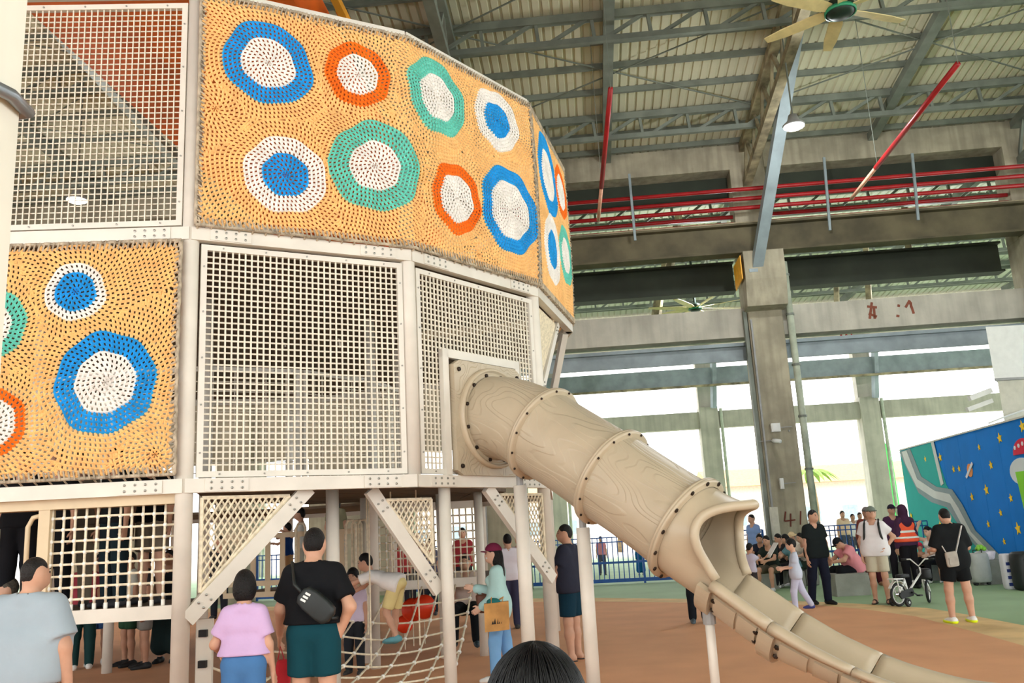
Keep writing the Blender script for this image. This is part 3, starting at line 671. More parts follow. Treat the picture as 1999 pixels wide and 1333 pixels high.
# ================================================================ CROCHET NETS
def crochet(label, path, z0, z1, meds, off=.09, pitch=.0445, name='crochet_net', extra=()):
    P = [Vector(p) for p in path]; seg = []; acc = 0
    for a, b in zip(P, P[1:]):
        e = (b - a).normalized(); L = (b - a).length; seg.append((acc, L, a, e, Vector((e.y, -e.x, 0)))); acc += L
    U = acc
    def mp(u, z, d=0):
        for s in seg:
            if u <= s[0] + s[1] or s is seg[-1]: break
        nn = s[4]
        if len(seg) > 1:   # ease the fold
            for s1, s2 in zip(seg, seg[1:]):
                tt = (u - s2[0]) / .3
                if abs(tt) < 1: nn = (s1[4] * (1 - tt) + s2[4] * (1 + tt)).normalized()
        sag = .025 * math.sin(math.pi * min(1, max(0, (z - z0) / (z1 - z0))))
        return s[2] + s[3] * (u - s[0]) + nn * (off + d + sag) + Vector((0, 0, z)), s[3], nn
    cen = [dict(u=m[0], z=m[1], R=m[2], ri=m[3], co=m[4], ci=m[5]) for m in meds] + [dict(u=a, z=b, R=c, ri=0, co=None, ci=None) for a, b, c in extra]
    rnd = random.Random(11)
    for c in cen: c['w'] = [(n, rnd.uniform(.012, .03), rnd.uniform(0, 6.28)) for n in (2, 3, 5, 8)]
    def wob(c, a): return 1 + sum(m * math.sin(n * a + p) for n, m, p in c['w'])
    th = thing(name, label, 'net', mp(U / 2, z0)[0]); fields = {}
    CU = np.array([c['u'] for c in cen]); CZ = np.array([c['z'] for c in cen]); CR = np.array([c['R'] for c in cen])
    mg = .035
    for ci, c in enumerate(cen):
        k = 0
        while True:
            r = (k + .5) * pitch; k += 1
            if r > c['R'] + 1.7: break
            n = max(6, int(round(2 * math.pi * r / (pitch * .98)))); ph = (k % 2) * math.pi / n + k * .13
            for j in range(n):
                a = 2 * math.pi * j / n + ph; rr = r * wob(c, a); u = c['u'] + rr * math.cos(a); z = c['z'] + rr * math.sin(a)
                if not (mg < u < U - mg and z0 + mg < z < z1 - mg): continue
                d = np.hypot(CU - u, CZ - z) - CR
                if int(np.argmin(d)) != ci: continue
                key = (ci, 1) if (c['co'] and r < c['ri']) else (ci, 0) if (c['co'] and r < c['R']) else 'f'
                F = fields.setdefault(key, MB())
                da = math.pi / n
                w_ = .66 * da; sk = .34 * da; rh = pitch * .62
                def pt(rad, ang, dd):
                    R_ = rad * wob(c, ang); uu = c['u'] + R_ * math.cos(ang); zz = c['z'] + R_ * math.sin(ang)
                    return mp(min(max(uu, 0), U), min(max(zz, z0), z1), dd)[0]
                r0, r1 = max(.004, r - rh), r + rh
                v = [pt(r0, a - sk, 0), pt(r - rh * .35, a - w_ - sk * .4, -.004), pt(r + rh * .35, a - w_ + sk * .4, -.004), pt(r1, a + sk, 0), pt(r + rh * .35, a + w_ + sk * .4, -.004), pt(r - rh * .35, a + w_ - sk * .4, -.004), pt(r - rh * .5, a - sk * .5, .017), pt(r + rh * .5, a + sk * .5, .017)]
                F.add(v, [(0, 5, 6), (1, 0, 6), (1, 6, 7, 2), (2, 7, 3), (3, 7, 4), (4, 7, 6, 5)])
                rb = r + pitch * .5; hw = pitch * .25
                v = [pt(rb - hw, a - da, -.002), pt(rb - hw, a + da, -.002), pt(rb, a + da, .013), pt(rb, a - da, .013), pt(rb + hw, a + da, -.002), pt(rb + hw, a - da, -.002)]
                F.add(v, [(0, 1, 2, 3), (3, 2, 4, 5)])
    if 'f' in fields: fields['f'].build('net_field', M['net_y'], th, False, 'stuff')
    for ci, c in enumerate(cen):
        if (ci, 0) in fields:
            o = fields[(ci, 0)].build('medallion_ring', M['net_' + c['co']], th)
            if (ci, 1) in fields: fields[(ci, 1)].build('medallion_centre', M['net_' + c['ci']], o)
    bd = MB(); N = 40
    for ln in ([(U * i / N, z0) for i in range(N + 1)], [(U * i / N, z1) for i in range(N + 1)], [(.0, z0 + (z1 - z0) * i / N) for i in range(N + 1)], [(U, z0 + (z1 - z0) * i / N) for i in range(N + 1)]):
        bd.tube([mp(u, z, .0 + .012 * math.sin(i * 2.3))[0] for i, (u, z) in enumerate(ln)], .017, 6)
    bo = bd.build('border_rope', M['lace'], th, True)
    lc = MB(); n = int(U / .042)
    for i in range(n):
        u = U * (i + .5) / n
        for z, s in ((z0, -1), (z1, 1)):
            lc.tube([mp(u, z - s * .07, .012)[0], mp(min(U, u + .02), z + s * .012, .02)[0]], .0085, 4, caps=False)
            if i % 3 == 0: lc.tube([mp(u, z, .015)[0], mp(u, z + s * .035, -.07)[0]], .011, 4, caps=False)
    n = int((z1 - z0) / .05)
    for i in range(n):
        z = z0 + (z1 - z0) * (i + .5) / n
        for u, s in ((0, -1), (U, 1)):
            lc.tube([mp(u - s * .05, z, .012)[0], mp(u, z + .02, .02)[0]], .0085, 4, caps=False)
    lc.build('lacing', M['lace'], bo, False, 'stuff'); return th
nA_ = [(1.187, 3.97, .268, .178, 'w', 'b'), (1.495, 3.115, .425, .28, 'b', 'w'), (.46, 3.684, .30, .19, 't', 'w'), (.50, 2.796, .31, .21, 'o', 'w')]
crochet('yellow crochet net with round patches on the lower left bay of the tower', [c_1 + eA * .02, c0 - eA * .055], 2.27, 4.44, nA_, extra=((.2, 4.3, .1), (1.95, 2.45, .1)))
LB = (c1 - c0).length
nB = [(.659, 6.404, .44, .262, 'b', 'w'), (1.599, 6.471, .335, .225, 'o', 'w'), (1.770, 5.45, .487, .28, 't', 'w'), (.839, 5.213, .40, .224, 'w', 'b'),
      (LB + .391, 6.483, .453, .278, 't', 'w'), (LB + 1.45, 6.575, .39, .223, 'w', 'b'), (LB + .646, 5.33, .406, .255, 'o', 'w'), (LB + 1.61, 5.44, .547, .355, 'b', 'w')]
e0 = (c1 - c0).normalized()
crochet('wide yellow crochet net with eight round patches folded across two upper tower sides', [c0 + e0 * .03, c1, c2], 4.60, 7.06, nB, extra=((.15, 5.8, .12), (LB + 1.0, 4.75, .1)))
e2 = (c3 - c2).normalized()
nD = [(.80, 6.40, .56, .36, 'b', 'w'), (1.72, 6.50, .42, .26, 'o', 'w'), (.80, 5.33, .47, .27, 'w', 'b'), (1.74, 5.52, .46, .28, 't', 'w')]
crochet('narrow end-on yellow crochet net with four round patches at the tower right edge', [c2 + e2 * .02, c3], 4.60, 7.06, nD, off=.07)
crochet('yellow crochet net on the far side of the tower, almost hidden', [c3 + (corner(4) - c3).normalized() * .04, corner(4)], 4.60, 7.06, [(.7, 6.3, .45, .3, 'o', 'w'), (1.5, 5.4, .45, .28, 'b', 'w')], off=.07)
# ================================================================ CLIMBING NET under the tower
cn = thing('climbing_net', 'sagging cream rope climbing net spread under the tower deck', 'net', (-1.6, 10.2, 0))
TL, TRr, BL, BR = Vector((-2.3, 12.2, .95)), Vector((-.72, 12.3, .95)), Vector((-2.72, 8.1, .22)), Vector((-.85, 9.05, .06))
def cnp(s, t):
    p = (TL * (1 - s) + TRr * s) * (1 - t) + (BL * (1 - s) + BR * s) * t
    return p - Vector((0, 0, .34 * math.sin(math.pi * t) ** 1.0 * (.55 + .45 * math.sin(math.pi * s)) * (1 - .35 * t)))
nS, nT = 7, 9
for i in range(nS + 1):
    q = MB(); q.tube([cnp(i / nS, j / 14) for j in range(15)], .0125, 6); q.build('net_rope', M['rope'], cn, True)
for j in range(1, nT): q = MB(); q.tube([cnp(i / 14, j / nT) for i in range(15)], .0125, 6); q.build('net_rope', M['rope'], cn, True)
q = MB()
for i in range(nS + 1):
    for j in range(1, nT): q.ball(cnp(i / nS, j / nT), .026, 7, 5)
q.build('rope_connectors', M['knot'], cn, True, 'stuff')
for i, (s, t) in enumerate(((.3, .3), (.5, .35), (.7, .4), (.45, .55))):
    p = cnp(s, t); q = MB(); q.tube([up(p, ZB + .1), p], .009, 5); q.build('hanging_cord', M['rope'], cn)
hl = [(pp + Vector((0, -.05, 0)), z) for z in (.36, .62, .88)]
for i, (p, z) in enumerate(hl):
    q = MB(); a = up(p, z); b_ = cnp(0, .95 - i * .22); q.tube([a, (a + b_) / 2 - Vector((0, 0, .05)), b_], .0125, 6); q.build('net_rope', M['rope'], cn, True)
# ================================================================ TUBE SLIDE
eC = (c2 - c1).normalized(); nC = Vector((eC.y, -eC.x, 0))
sl = thing('tube_slide', 'tan moulded tube slide with wood-grain relief running out of the mesh panel', 'slide', (1.2, 8.6, 0))
S0 = c1 + eC * 1.14
def sp(t, z, lat=0): return up(S0, z) + nC * t + eC * lat
PC = lambda u, z, d=0: up(c1, 0) + eC * u + nC * d + Vector((0, 0, z))
q = MB(); q.obox(PC(.455, 2.88, .02), eC * .045, nC * .03, Vector((0, 0, .69))); q.obox(PC(1.07, 3.53, .02), eC * .66, nC * .03, Vector((0, 0, .045))); q.obox(PC(1.69, 2.88, .02), eC * .04, nC * .03, Vector((0, 0, .69)))
q.build('plate_frame', M['cream'], tw)
# entry plate with a round opening
def plate():
    q = MB(); n = 48; u0, u1, z0, z1 = .525, 1.66, 2.225, 3.465; R = .45; ring = []; outl = []
    for i in range(n):
        a = 2 * math.pi * i / n + math.pi / 4; ca, sa = math.cos(a), math.sin(a)
        ring.append((1.14 + R * ca, 2.86 + R * sa))
        cu, cz = (u0 + u1) / 2, (z0 + z1) / 2; k = min((u1 - cu) / abs(ca) if abs(ca) > 1e-6 else 9, (z1 - cz) / abs(sa) if abs(sa) > 1e-6 else 9)
        outl.append((cu + ca * k, cz + sa * k))
    v = [PC(*p, .10) for p in outl] + [PC(*p, .10) for p in ring] + [PC(*p, .03) for p in outl]
    f = []
    for i in range(n):
        j = (i + 1) % n; f += [(i, j, n + j, n + i), (2 * n + i, 2 * n + j, j, i)]
    return q.add(v, f)
plate().build('entry_plate', M['plastic'], sl)
o0 = sp(.10, 2.86)
q = MB(); q.lathe(o0, nC, [(0, .44), (.02, .44), (.03, .46), (.03, .50), (.02, .51), (.055, .52), (.06, .545), (.03, .56), (0, .56)], 56); ring = q.build('entry_ring', M['plastic_s'], sl, True)
for i in range(12):
    q = MB(); a = 2 * math.pi * (i + .5) / 12; p = o0 + nC * .03 + (eC * math.cos(a) + Vector((0, 0, 1)) * math.sin(a)) * .48; q.lathe(p, nC, [(0, .022), (.018, .02), (.026, 0)], 10).build('bolt', M['bolt'], ring)
for u in (.60, 1.6):
    for z in (2.32, 3.36): MB().lathe(PC(u, z, .10), nC, [(0, .026), (.018, .022), (.026, 0)], 10).build('bolt', M['bolt'], ring)
# axis of the tube in the (t, z) plane
AX = [(.10, 2.86), (.3, 2.835), (.55, 2.74), (.79, 2.61), (1.2, 2.355), (1.6, 2.09), (2.0, 1.82), (2.37, 1.565), (2.81, 1.255), (3.325, .90), (3.83, .575), (4.15, .42), (4.5, .335), (5.0, .31)]
def axis(t):
    for i in range(len(AX) - 1):
        if t <= AX[i + 1][0] or i == len(AX) - 2:
            (t0, z0), (t1, z1) = AX[i], AX[i + 1]; p0 = AX[max(i - 1, 0)]; p3 = AX[min(i + 2, len(AX) - 1)]
            h = t1 - t0; x = (t - t0) / h; m0 = (z1 - p0[1]) / (t1 - p0[0]); m1 = (p3[1] - z0) / (p3[0] - t0)
            z = (2 * x**3 - 3 * x**2 + 1) * z0 + (x**3 - 2 * x**2 + x) * h * m0 + (-2 * x**3 + 3 * x**2) * z1 + (x**3 - x**2) * h * m1
            return z
def frame(t):
    d = .01; m = (axis(t + d) - axis(t - d)) / (2 * d); k = 1 / math.sqrt(1 + m * m)
    T = nC * k + Vector((0, 0, m * k)); Nn = Vector((0, 0, k)) - nC * (m * k); return sp(t, axis(t)), T, Nn
LSC = .70
def lsc(t, ph):   # the chute is narrower than the tube: squeeze its lower part beyond the last flange
    x = min(1, max(0, (t - 2.40) / .36)); x = x * x * (3 - 2 * x); a = abs((ph + math.pi) % (2 * math.pi) - math.pi); y = min(1, max(0, (a - 1.15) / .75)); return 1 - (1 - LSC) * x * y * y * (3 - 2 * y)
def circ(t, r, ph):   # ph = 0 at the top, positive towards eC
    o, T, Nn = frame(t); c_ = math.cos(ph); c_ = c_ * (1 - .55 * min(1, max(0, (t - 3.35) / 1.0))) if c_ < 0 else c_; return o + Nn * (r * c_) + eC * (r * math.sin(ph) * lsc(t, ph))
def tube_sec(t0, t1, rf, name, m, n=48, st=10, parent=None):
    q = MB(); v = []; f = []
    for i in range(st + 1):
        x = i / st; t = t0 + (t1 - t0) * x
        for k in range(n): v.append(circ(t, rf(x), 2 * math.pi * k / n))
    for i in range(st):
        for k in range(n): l = (k + 1) % n; f.append((i * n + k, i * n + l, (i + 1) * n + l, (i + 1) * n + k))
    return q.add(v, f).build(name, m, parent or sl, True)
prof = lambda x: .452 + .018 * (abs(2 * x - 1) ** 3)
for a, b in ((.11, .79), (.79, 1.60), (1.60, 2.37)): tube_sec(a, b, prof, 'tube_section', M['plastic'])
for t in (.79, 1.60, 2.37):
    o, T, Nn = frame(t); q = MB()
    q.lathe(o, T, [(-.04, .462), (-.032, .50), (-.028, .52), (-.004, .526), (0, .518), (.004, .526), (.028, .52), (.032, .50), (.04, .462)], 56); fl = q.build('joint_flange', M['plastic_s'], sl, True)
    for i in range(14):
        q = MB()
        a = 2 * math.pi * (i + .5) / 14; p = o + T * .032 + (Nn * math.cos(a) + eC * math.sin(a)) * (.505 if t < 2 else .50); r = .013 if t < 2 else .022
        q.lathe(p, T, [(0, r), (.012, r * .95), (.02, 0)], 8).build('bolt', M['bolt'], fl)
# hood with flared lip
PH0 = math.radians(106)
def send(p):
    a = abs(p) / PH0
    if a < .55: x = a / .55; return .44 - .2 * (3 * x * x - 2 * x**3)
    x = (a - .55) / .45; return .24 + .34 * x * x
def hp(p, x):
    s = send(p) * x; t = 2.37 + s * .82; fl = max(0, 1 - abs(p) / 1.0); return circ(t, .455 + .055 * x * x * fl + .02 * x**3, p)
q = MB(); n, st = 44, 9; v = []; f = []
for i in range(st + 1):
    for k in range(n + 1): v.append(hp(-PH0 + 2 * PH0 * k / n, i / st))
for i in range(st):
    for k in range(n): a = i * (n + 1) + k; f.append((a, a + 1, a + n + 2, a + n + 1))
hood = q.add(v, f).build('exit_hood', M['plastic_s'], sl, True)
q = MB(); q.tube([hp(-PH0 + 2 * PH0 * k / 48, 1.0) for k in range(49)], .044, 10); q.build('hood_lip', M['plastic_s'], hood, True)
# chute: floor, rolled rims, outer skin
def rimr(t): return PH0 - (.0 if t < 3.6 else min(.12, (t - 3.6) * .2))
def chute(t0, t1, first=False):
    st = max(4, int((t1 - t0) / .06)); n = 26; q = MB(); v = []; f = []
    pr = [(.40, i / n) for i in range(n + 1)]
    rows = []
    for i in range(st + 1):
        t = t0 + (t1 - t0) * i / st; p0 = rimr(t); row = []
        row.append(circ(t, .56, -(2 * math.pi - p0) + 2 * math.pi + .12 if False else p0 + .16)); row.append(circ(t, .60, p0 + .06)); row.append(circ(t, .585, p0 + .0)); row.append(circ(t, .52, p0 - .03)); row.append(circ(t, .455, p0 + .02))
        for k in range(1, n): row.append(circ(t, .445, p0 + (2 * math.pi - 2 * p0) * k / n))
        p1 = 2 * math.pi - p0
        row += [circ(t, .455, p1 - .02), circ(t, .52, p1 + .03), circ(t, .585, p1), circ(t, .60, p1 - .06), circ(t, .56, p1 - .16)]
        nb = 20
        for k in range(nb + 1): row.append(circ(t, .49, p1 - .16 + (p0 + .16 - (p1 - .16)) * k / nb))
        rows.append(row)
    L = len(rows[0])
    for r in rows: v += r
    for i in range(st):
        for k in range(L): l = (k + 1) % L; f.append((i * L + k, i * L + l, (i + 1) * L + l, (i + 1) * L + k))
    f.append(tuple(range(L - 1, -1, -1))); f.append(tuple(st * L + k for k in range(L)))
    return q.add(v, f).build('chute_section', M['plastic_s'], sl, True)
# underside of the hood between the last flange and the first chute seam
q = MB(); v = []; f = []; n = 22; st = 8
for i in range(st + 1):
    for k in range(n + 1): v.append(circ(2.37 + .48 * i / st, .456, PH0 + (2 * math.pi - 2 * PH0) * k / n))
for i in range(st):
    for k in range(n): a = i * (n + 1) + k; f.append((a, a + 1, a + n + 2, a + n + 1))
q.add(v, f).build('hood_floor', M['plastic_s'], sl, True)
for a, b in ((2.845, 3.318), (3.326, 3.90), (3.908, 4.9)): chute(a, b)
def band(t, w, r0, pa, pb, name='clamp'):
    q = MB(); n = 20; v = []
    for k in range(n + 1):
        p = pa + (pb - pa) * k / n; v += [circ(t - w, r0 - .06, p), circ(t - w, r0, p), circ(t + w, r0, p), circ(t + w, r0 - .06, p)]
    f = [(0, 1, 2, 3), (n * 4 + 3, n * 4 + 2, n * 4 + 1, n * 4)]
    for k in range(n):
        for j in range(4): l = (j + 1) % 4; f.append((k * 4 + j, (k + 1) * 4 + j, (k + 1) * 4 + l, k * 4 + l))
    return q.add(v, f).build(name, M['plastic_s'], sl, False)
for t in (2.80, 3.322, 3.904):
    c_ = band(t, .055, .548, PH0 + .22, 2 * math.pi - PH0 - .22)
    q = MB()
    for s in (-1, 1):
        for ph in (PH0 + .42, PH0 + .72):
            for g in (-.085, .085):
                if t < 2.85 and g < 0: continue
                o, T, Nn = frame(t + g); rad = (Nn * math.cos(ph) + eC * (s * math.sin(ph) * LSC)); q = MB(); q.lathe(o + rad * .49, rad, [(0, .024), (.02, .022), (.03, 0)], 9).build('bolt', M['bolt'], c_)
for (ta, tb) in ((2.89, 3.07), (3.09, 3.24), (3.42, 3.62), (3.66, 3.82)):
    for s in (-1, 1):
        a, b = (PH0 + .3, PH0 + .85) if s > 0 else (2 * math.pi - PH0 - .85, 2 * math.pi - PH0 - .3)
        band((ta + tb) / 2, (tb - ta) / 2, .512, a, b, 'side_panel')
# supports
def sup(px, py, Y, r, ttop, foot_off=0):
    p = at(px, py, Y); z = axis(ttop) - .47; q = MB(); base = Vector((p.x, p.y, 0))
    q.tube([base, up(base, z - .22)], r, 16); s_ = q.build('support_post', M['cream'], sl, True)
    q = MB(); q.cyl(up(base, z - .24), up(base, z + .06), r * .55, 10); q.obox(up(base, z + .0), (.05, 0, 0), (0, .05, 0), (0, 0, .03)); q.lathe(up(base, 0), (0, 0, 1), [(0, r * 1.9), (.015, r * 1.9), (.02, r)], 14); q.build('bracket', M['grey'], s_)
sup(1018, 1000, 9.47, .072, .45); sup(1139, 1045, 8.98, .068, 1.27)
p = at(1386, 1225, 8.1); q = MB(); b = Vector((p.x, p.y, 0)); q.tube([b, up(b, axis(2.62) - .52)], .042, 12); s_ = q.build('support_post', M['cream'], sl, True)
q = MB(); q.cyl(up(b, axis(2.62) - .66), up(b, axis(2.62) - .46), .058, 10); q.build('bracket', M['grey'], s_)
# ================================================================ PEOPLE: signed-distance bodies meshed with surface nets
def _eval(pr, X, Y, Z):
    k = pr[0]
    if k == 'e':
        _, c, r, R = pr[:4]; x, y, z = X - c[0], Y - c[1], Z - c[2]
        if R is not None:
            x, y, z = (R[0][0] * x + R[1][0] * y + R[2][0] * z, R[0][1] * x + R[1][1] * y + R[2][1] * z, R[0][2] * x + R[1][2] * y + R[2][2] * z)
        q = np.sqrt((x / r[0])**2 + (y / r[1])**2 + (z / r[2])**2); return (q - 1) * min(r)
    _, a, b, ra, rb, fl = pr[:6]; ab = [b[i] - a[i] for i in range(3)]; L = sum(t * t for t in ab) + 1e-9
    x, y, z = X - a[0], Y - a[1], Z - a[2]; t = np.clip((x * ab[0] + y * ab[1] + z * ab[2]) / L, 0, 1)
    x, y, z = x - t * ab[0], y - t * ab[1], z - t * ab[2]; d2 = x * x + y * y + z * z
    if fl is not None: s = x * fl[0][0] + y * fl[0][1] + z * fl[0][2]; d2 = d2 + s * s * (1 / fl[1]**2 - 1)
    return np.sqrt(d2) - (ra + (rb - ra) * t)
def _bb(pr):
    if pr[0] == 'e': m = max(pr[2]); return [c - m for c in pr[1]], [c + m for c in pr[1]]
    m = max(pr[3], pr[4]); return [min(p, q) - m for p, q in zip(pr[1], pr[2])], [max(p, q) + m for p, q in zip(pr[1], pr[2])]
def cone(a, b, ra, rb, fl=None, cut=None): return ('c', tuple(a), tuple(b), ra, rb, fl, cut)
def ell(c, r, R=None, cut=None): return ('e', tuple(c), tuple(r), R, None, None, cut)
def sdf_mesh(prims, h, k, cuts=(), subs=()):
    lo = np.min([_bb(p)[0] for p in prims], 0) - 2.5 * h; hi = np.max([_bb(p)[1] for p in prims], 0) + 2.5 * h
    n = np.ceil((hi - lo) / h).astype(int) + 1; ax = [lo[i] + h * np.arange(n[i]) for i in range(3)]; F = np.full(n, .3)
    def sl(p, pad):
        a, b = _bb(p); return tuple(slice(max(0, int((a[i] - pad - lo[i]) / h)), min(n[i], int((b[i] + pad - lo[i]) / h) + 2)) for i in range(3))
    def grid(s): return ax[0][s[0]][:, None, None], ax[1][s[1]][None, :, None], ax[2][s[2]][None, None, :]
    for p in prims:
        s = sl(p, k + 2 * h); X, Y, Z = grid(s); d = _eval(p, X, Y, Z)
        for c in (p[6] or ()): d = np.maximum(d, (X - c[0][0]) * c[1][0] + (Y - c[0][1]) * c[1][1] + (Z - c[0][2]) * c[1][2])
        f = F[s]; hh = np.maximum(k - np.abs(f - d), 0) / k; F[s] = np.minimum(f, d) - hh * hh * k * .25
    X, Y, Z = ax[0][:, None, None], ax[1][None, :, None], ax[2][None, None, :]
    for c in cuts: F = np.maximum(F, (X - c[0][0]) * c[1][0] + (Y - c[0][1]) * c[1][1] + (Z - c[0][2]) * c[1][2])
    for p in subs: F = np.maximum(F, -_eval(p, X, Y, Z))
    F[F == 0] = 1e-6; ins = F < 0
    N = np.array(F.shape) - 1; S = np.zeros((*N, 3)); C = np.zeros(N, int); quads = []
    for a in range(3):
        b, c = (a + 1) % 3, (a + 2) % 3
        s0 = [slice(None)] * 3; s1 = [slice(None)] * 3; s0[a] = slice(0, -1); s1[a] = slice(1, None)
        f0, f1 = F[tuple(s0)], F[tuple(s1)]; cr = (f0 < 0) != (f1 < 0); t = np.where(cr, f0 / (f0 - f1 + 1e-12), 0)
        for db in (0, 1):
            for dc in (0, 1):
                sb = [slice(None)] * 3; sb[b] = slice(db, db + N[b]); sb[c] = slice(dc, dc + N[c]); m = cr[tuple(sb)]
                C += m; S[..., a] += np.where(m, t[tuple(sb)], 0); S[..., b] += m * db; S[..., c] += m * dc
        I = np.argwhere(cr); I = I[(I[:, b] > 0) & (I[:, c] > 0) & (I[:, b] < N[b]) & (I[:, c] < N[c])]
        if len(I):
            neg = f0[tuple(I.T)] < 0; q = np.stack([I, I, I, I], 1); q[:, 0, b] -= 1; q[:, 0, c] -= 1; q[:, 1, c] -= 1; q[:, 3, b] -= 1
            q[~neg] = q[~neg][:, ::-1]; quads.append(q)
    act = C > 0; idx = np.full(N, -1); idx[act] = np.arange(act.sum())
    V = (np.argwhere(act) + S[act] / C[act][:, None]) * h + lo; Q = np.concatenate(quads); Q = idx[Q[..., 0], Q[..., 1], Q[..., 2]]
    # one relaxation pass keeps the surface smooth
    A = np.zeros_like(V); D = np.zeros(len(V))
    for i in range(4):
        np.add.at(A, Q[:, i], V[Q[:, (i + 1) % 4]]); np.add.at(A, Q[:, i], V[Q[:, i - 1]]); np.add.at(D, Q[:, i], 2)
    V = V * .5 + .5 * A / D[:, None]
    return V, Q
def to_mesh(name, parts):
    vs, fs, n = [], [], 0
    for V, Q in parts: vs.append(V); fs.append(Q + n); n += len(V)
    V, Q = np.concatenate(vs), np.concatenate(fs)
    me = bpy.data.meshes.new(name); me.vertices.add(len(V)); me.vertices.foreach_set('co', V.astype(np.float32).ravel())
    me.loops.add(len(Q) * 4); me.loops.foreach_set('vertex_index', Q.astype(np.int32).ravel()); me.polygons.add(len(Q))
    me.polygons.foreach_set('loop_start', np.arange(0, len(Q) * 4, 4, dtype=np.int32)); me.polygons.foreach_set('loop_total', np.full(len(Q), 4, np.int32))
    me.polygons.foreach_set('use_smooth', np.ones(len(Q), bool)); me.update(calc_edges=True); return me
SKIN = {'l': (216, 174, 150), 'm': (196, 150, 124), 'd': (168, 122, 96)}
def V3(*a): return Vector(a)
def cloth(rgb): return mat('cloth_%d_%d_%d' % rgb, rgb, .88, 0, .03, 4, .5, 7, spec=.15)
def person(label, loc, yaw, H=1.7, h=.02, build=1.0, belly=0.0, hs=1.0, lean=0, twist=0, head=(0, 0), aL=None, aR=None, lL=None, lR=None, skin='m', hair='short', haircol=(28, 24, 24),
           top=None, topcol=(200, 200, 200), bottom=None, botcol=(60, 60, 70), shoes=None, cap=None, capbill=0, mask=False, base=0.0, hemz=.86, loose=0.0, kneez=.47, woman=False, group=None, vest=None, sleeve=.62, fingers=True, sole=None):
    """local frame: +Y is where the person faces, Z up; arms and legs are pairs of directions"""
    s = H / 1.7; sh = s * hs; sb = (H - .284 * sh) / 1.40; th = thing('person', label, 'person', (0, 0, 0), group); th['local'] = 1
    O = V3(0, 0, .95 * sb); Rm = (Matrix.Rotation(math.radians(twist), 3, 'Z') @ Matrix.Rotation(math.radians(-lean), 3, 'X'))
    U = lambda x, y, z: O + Rm @ (V3(x, y, z) * sb - O); upv = Rm @ V3(0, 0, 1); fw = Rm @ V3(0, 1, 0)
    shw = (.134 if woman else .150) * build
    aL = aL or ((-.22, .02, -1), (-.06, .16, -1)); aR = aR or ((.22, .02, -1), (.06, .16, -1)); lL = lL or ((-.04, .02, -1), (-.01, -.05, -1)); lR = lR or ((.04, .02, -1), (.01, -.05, -1))
    J = {}
    for sd, ar, lg in ((-1, aL, lL), (1, aR, lR)):
        S = U(shw * sd, -.005, 1.352); E = S + V3(*ar[0]).normalized() * .285 * sb; W = E + V3(*ar[1]).normalized() * .245 * sb
        Hp = V3(.085 * sd * sb, 0, .91 * sb); K = Hp + V3(*lg[0]).normalized() * .425 * sb; A = K + V3(*lg[1]).normalized() * .405 * sb
        ft = V3(*(lg[2] if len(lg) > 2 else (.12 * sd, 1, 0))).normalized(); J[sd] = dict(S=S, E=E, W=W, Hp=Hp, K=K, A=A, ft=ft, hd=(ar[2] if len(ar) > 2 else None))
    dz = -min(J[-1]['A'].z, J[1]['A'].z) + .078 * sb
    off = V3(0, 0, dz)
    for d in J.values():
        for k_ in ('S', 'E', 'W', 'Hp', 'K', 'A'): d[k_] = d[k_] + off
    U0 = U; U = lambda x, y, z: U0(x, y, z) + off
    hy = Matrix.Rotation(math.radians(head[0]), 3, 'Z') @ Matrix.Rotation(math.radians(head[1]), 3, 'X'); HR = (Rm if abs(lean) < 30 else Matrix.Rotation(math.radians(-lean * .6), 3, 'X')) @ hy
    nb = U(0, -.005, 1.40); hc = nb + HR @ V3(0, .03, .172) * sh; hp = lambda x, y, z: hc + HR @ V3(x, y, z) * sh
    HRl = [list(r) for r in HR]; fl = (tuple(fw), .74); flb = (tuple(fw), .80)
    B = build; g = lambda a, b, ra, rb, f=None, c=None: cone(a, b, ra * sb, rb * sb, f, c)
    hipw = .078 if woman else .068
    def torso(e, loosen=0):
        r = [g(U(-.086 * B, 0, 1.26), U(.086 * B, 0, 1.26), .112 * (.93 if woman else 1) + e, .112 * (.93 if woman else 1) + e, fl),
             g(U(-.07 * B, .01 + belly * .25, 1.09), U(.07 * B, .01 + belly * .25, 1.09), .105 * (.9 if woman else 1) + e + loosen + belly, .105 * (.9 if woman else 1) + e + loosen + belly, flb),
             g(U(-hipw * B, 0, .95), U(hipw * B, 0, .95), .112 + e * 1.9 + loosen, .112 + e * 1.9 + loosen, flb),
             g(U(0, -.012, 1.40), J[-1]['S'], .055 + e * .6, .046 + e * .8), g(U(0, -.012, 1.40), J[1]['S'], .055 + e * .6, .046 + e * .8)]
        if woman: r += [ell(U(sx * .065, .085, 1.25), ((.055 + e * .6) * sb,) * 3) for sx in (-1, 1)]
        return r
    pr = torso(0) + [g(U(-.05, 0, .92), U(.05, 0, .92), .11 * B, .11 * B, flb)]
    pr += [cone(nb - upv * .03 * sb, hp(0, -.012, -.06), .056 * sb, .05 * sh), ell(hc, (.074 * sh, .092 * sh, .108 * sh), HRl), ell(hp(0, .032, -.055), (.056 * sh, .058 * sh, .055 * sh), HRl),
           cone(hp(0, .086, .012), hp(0, .102, -.022), .010 * sh, .015 * sh), ell(hp(-.075, -.005, -.012), (.012 * sh, .022 * sh, .032 * sh), HRl), ell(hp(.075, -.005, -.012), (.012 * sh, .022 * sh, .032 * sh), HRl),
           cone(hp(-.018, .082, -.066), hp(.018, .082, -.066), .012 * sh, .012 * sh)]
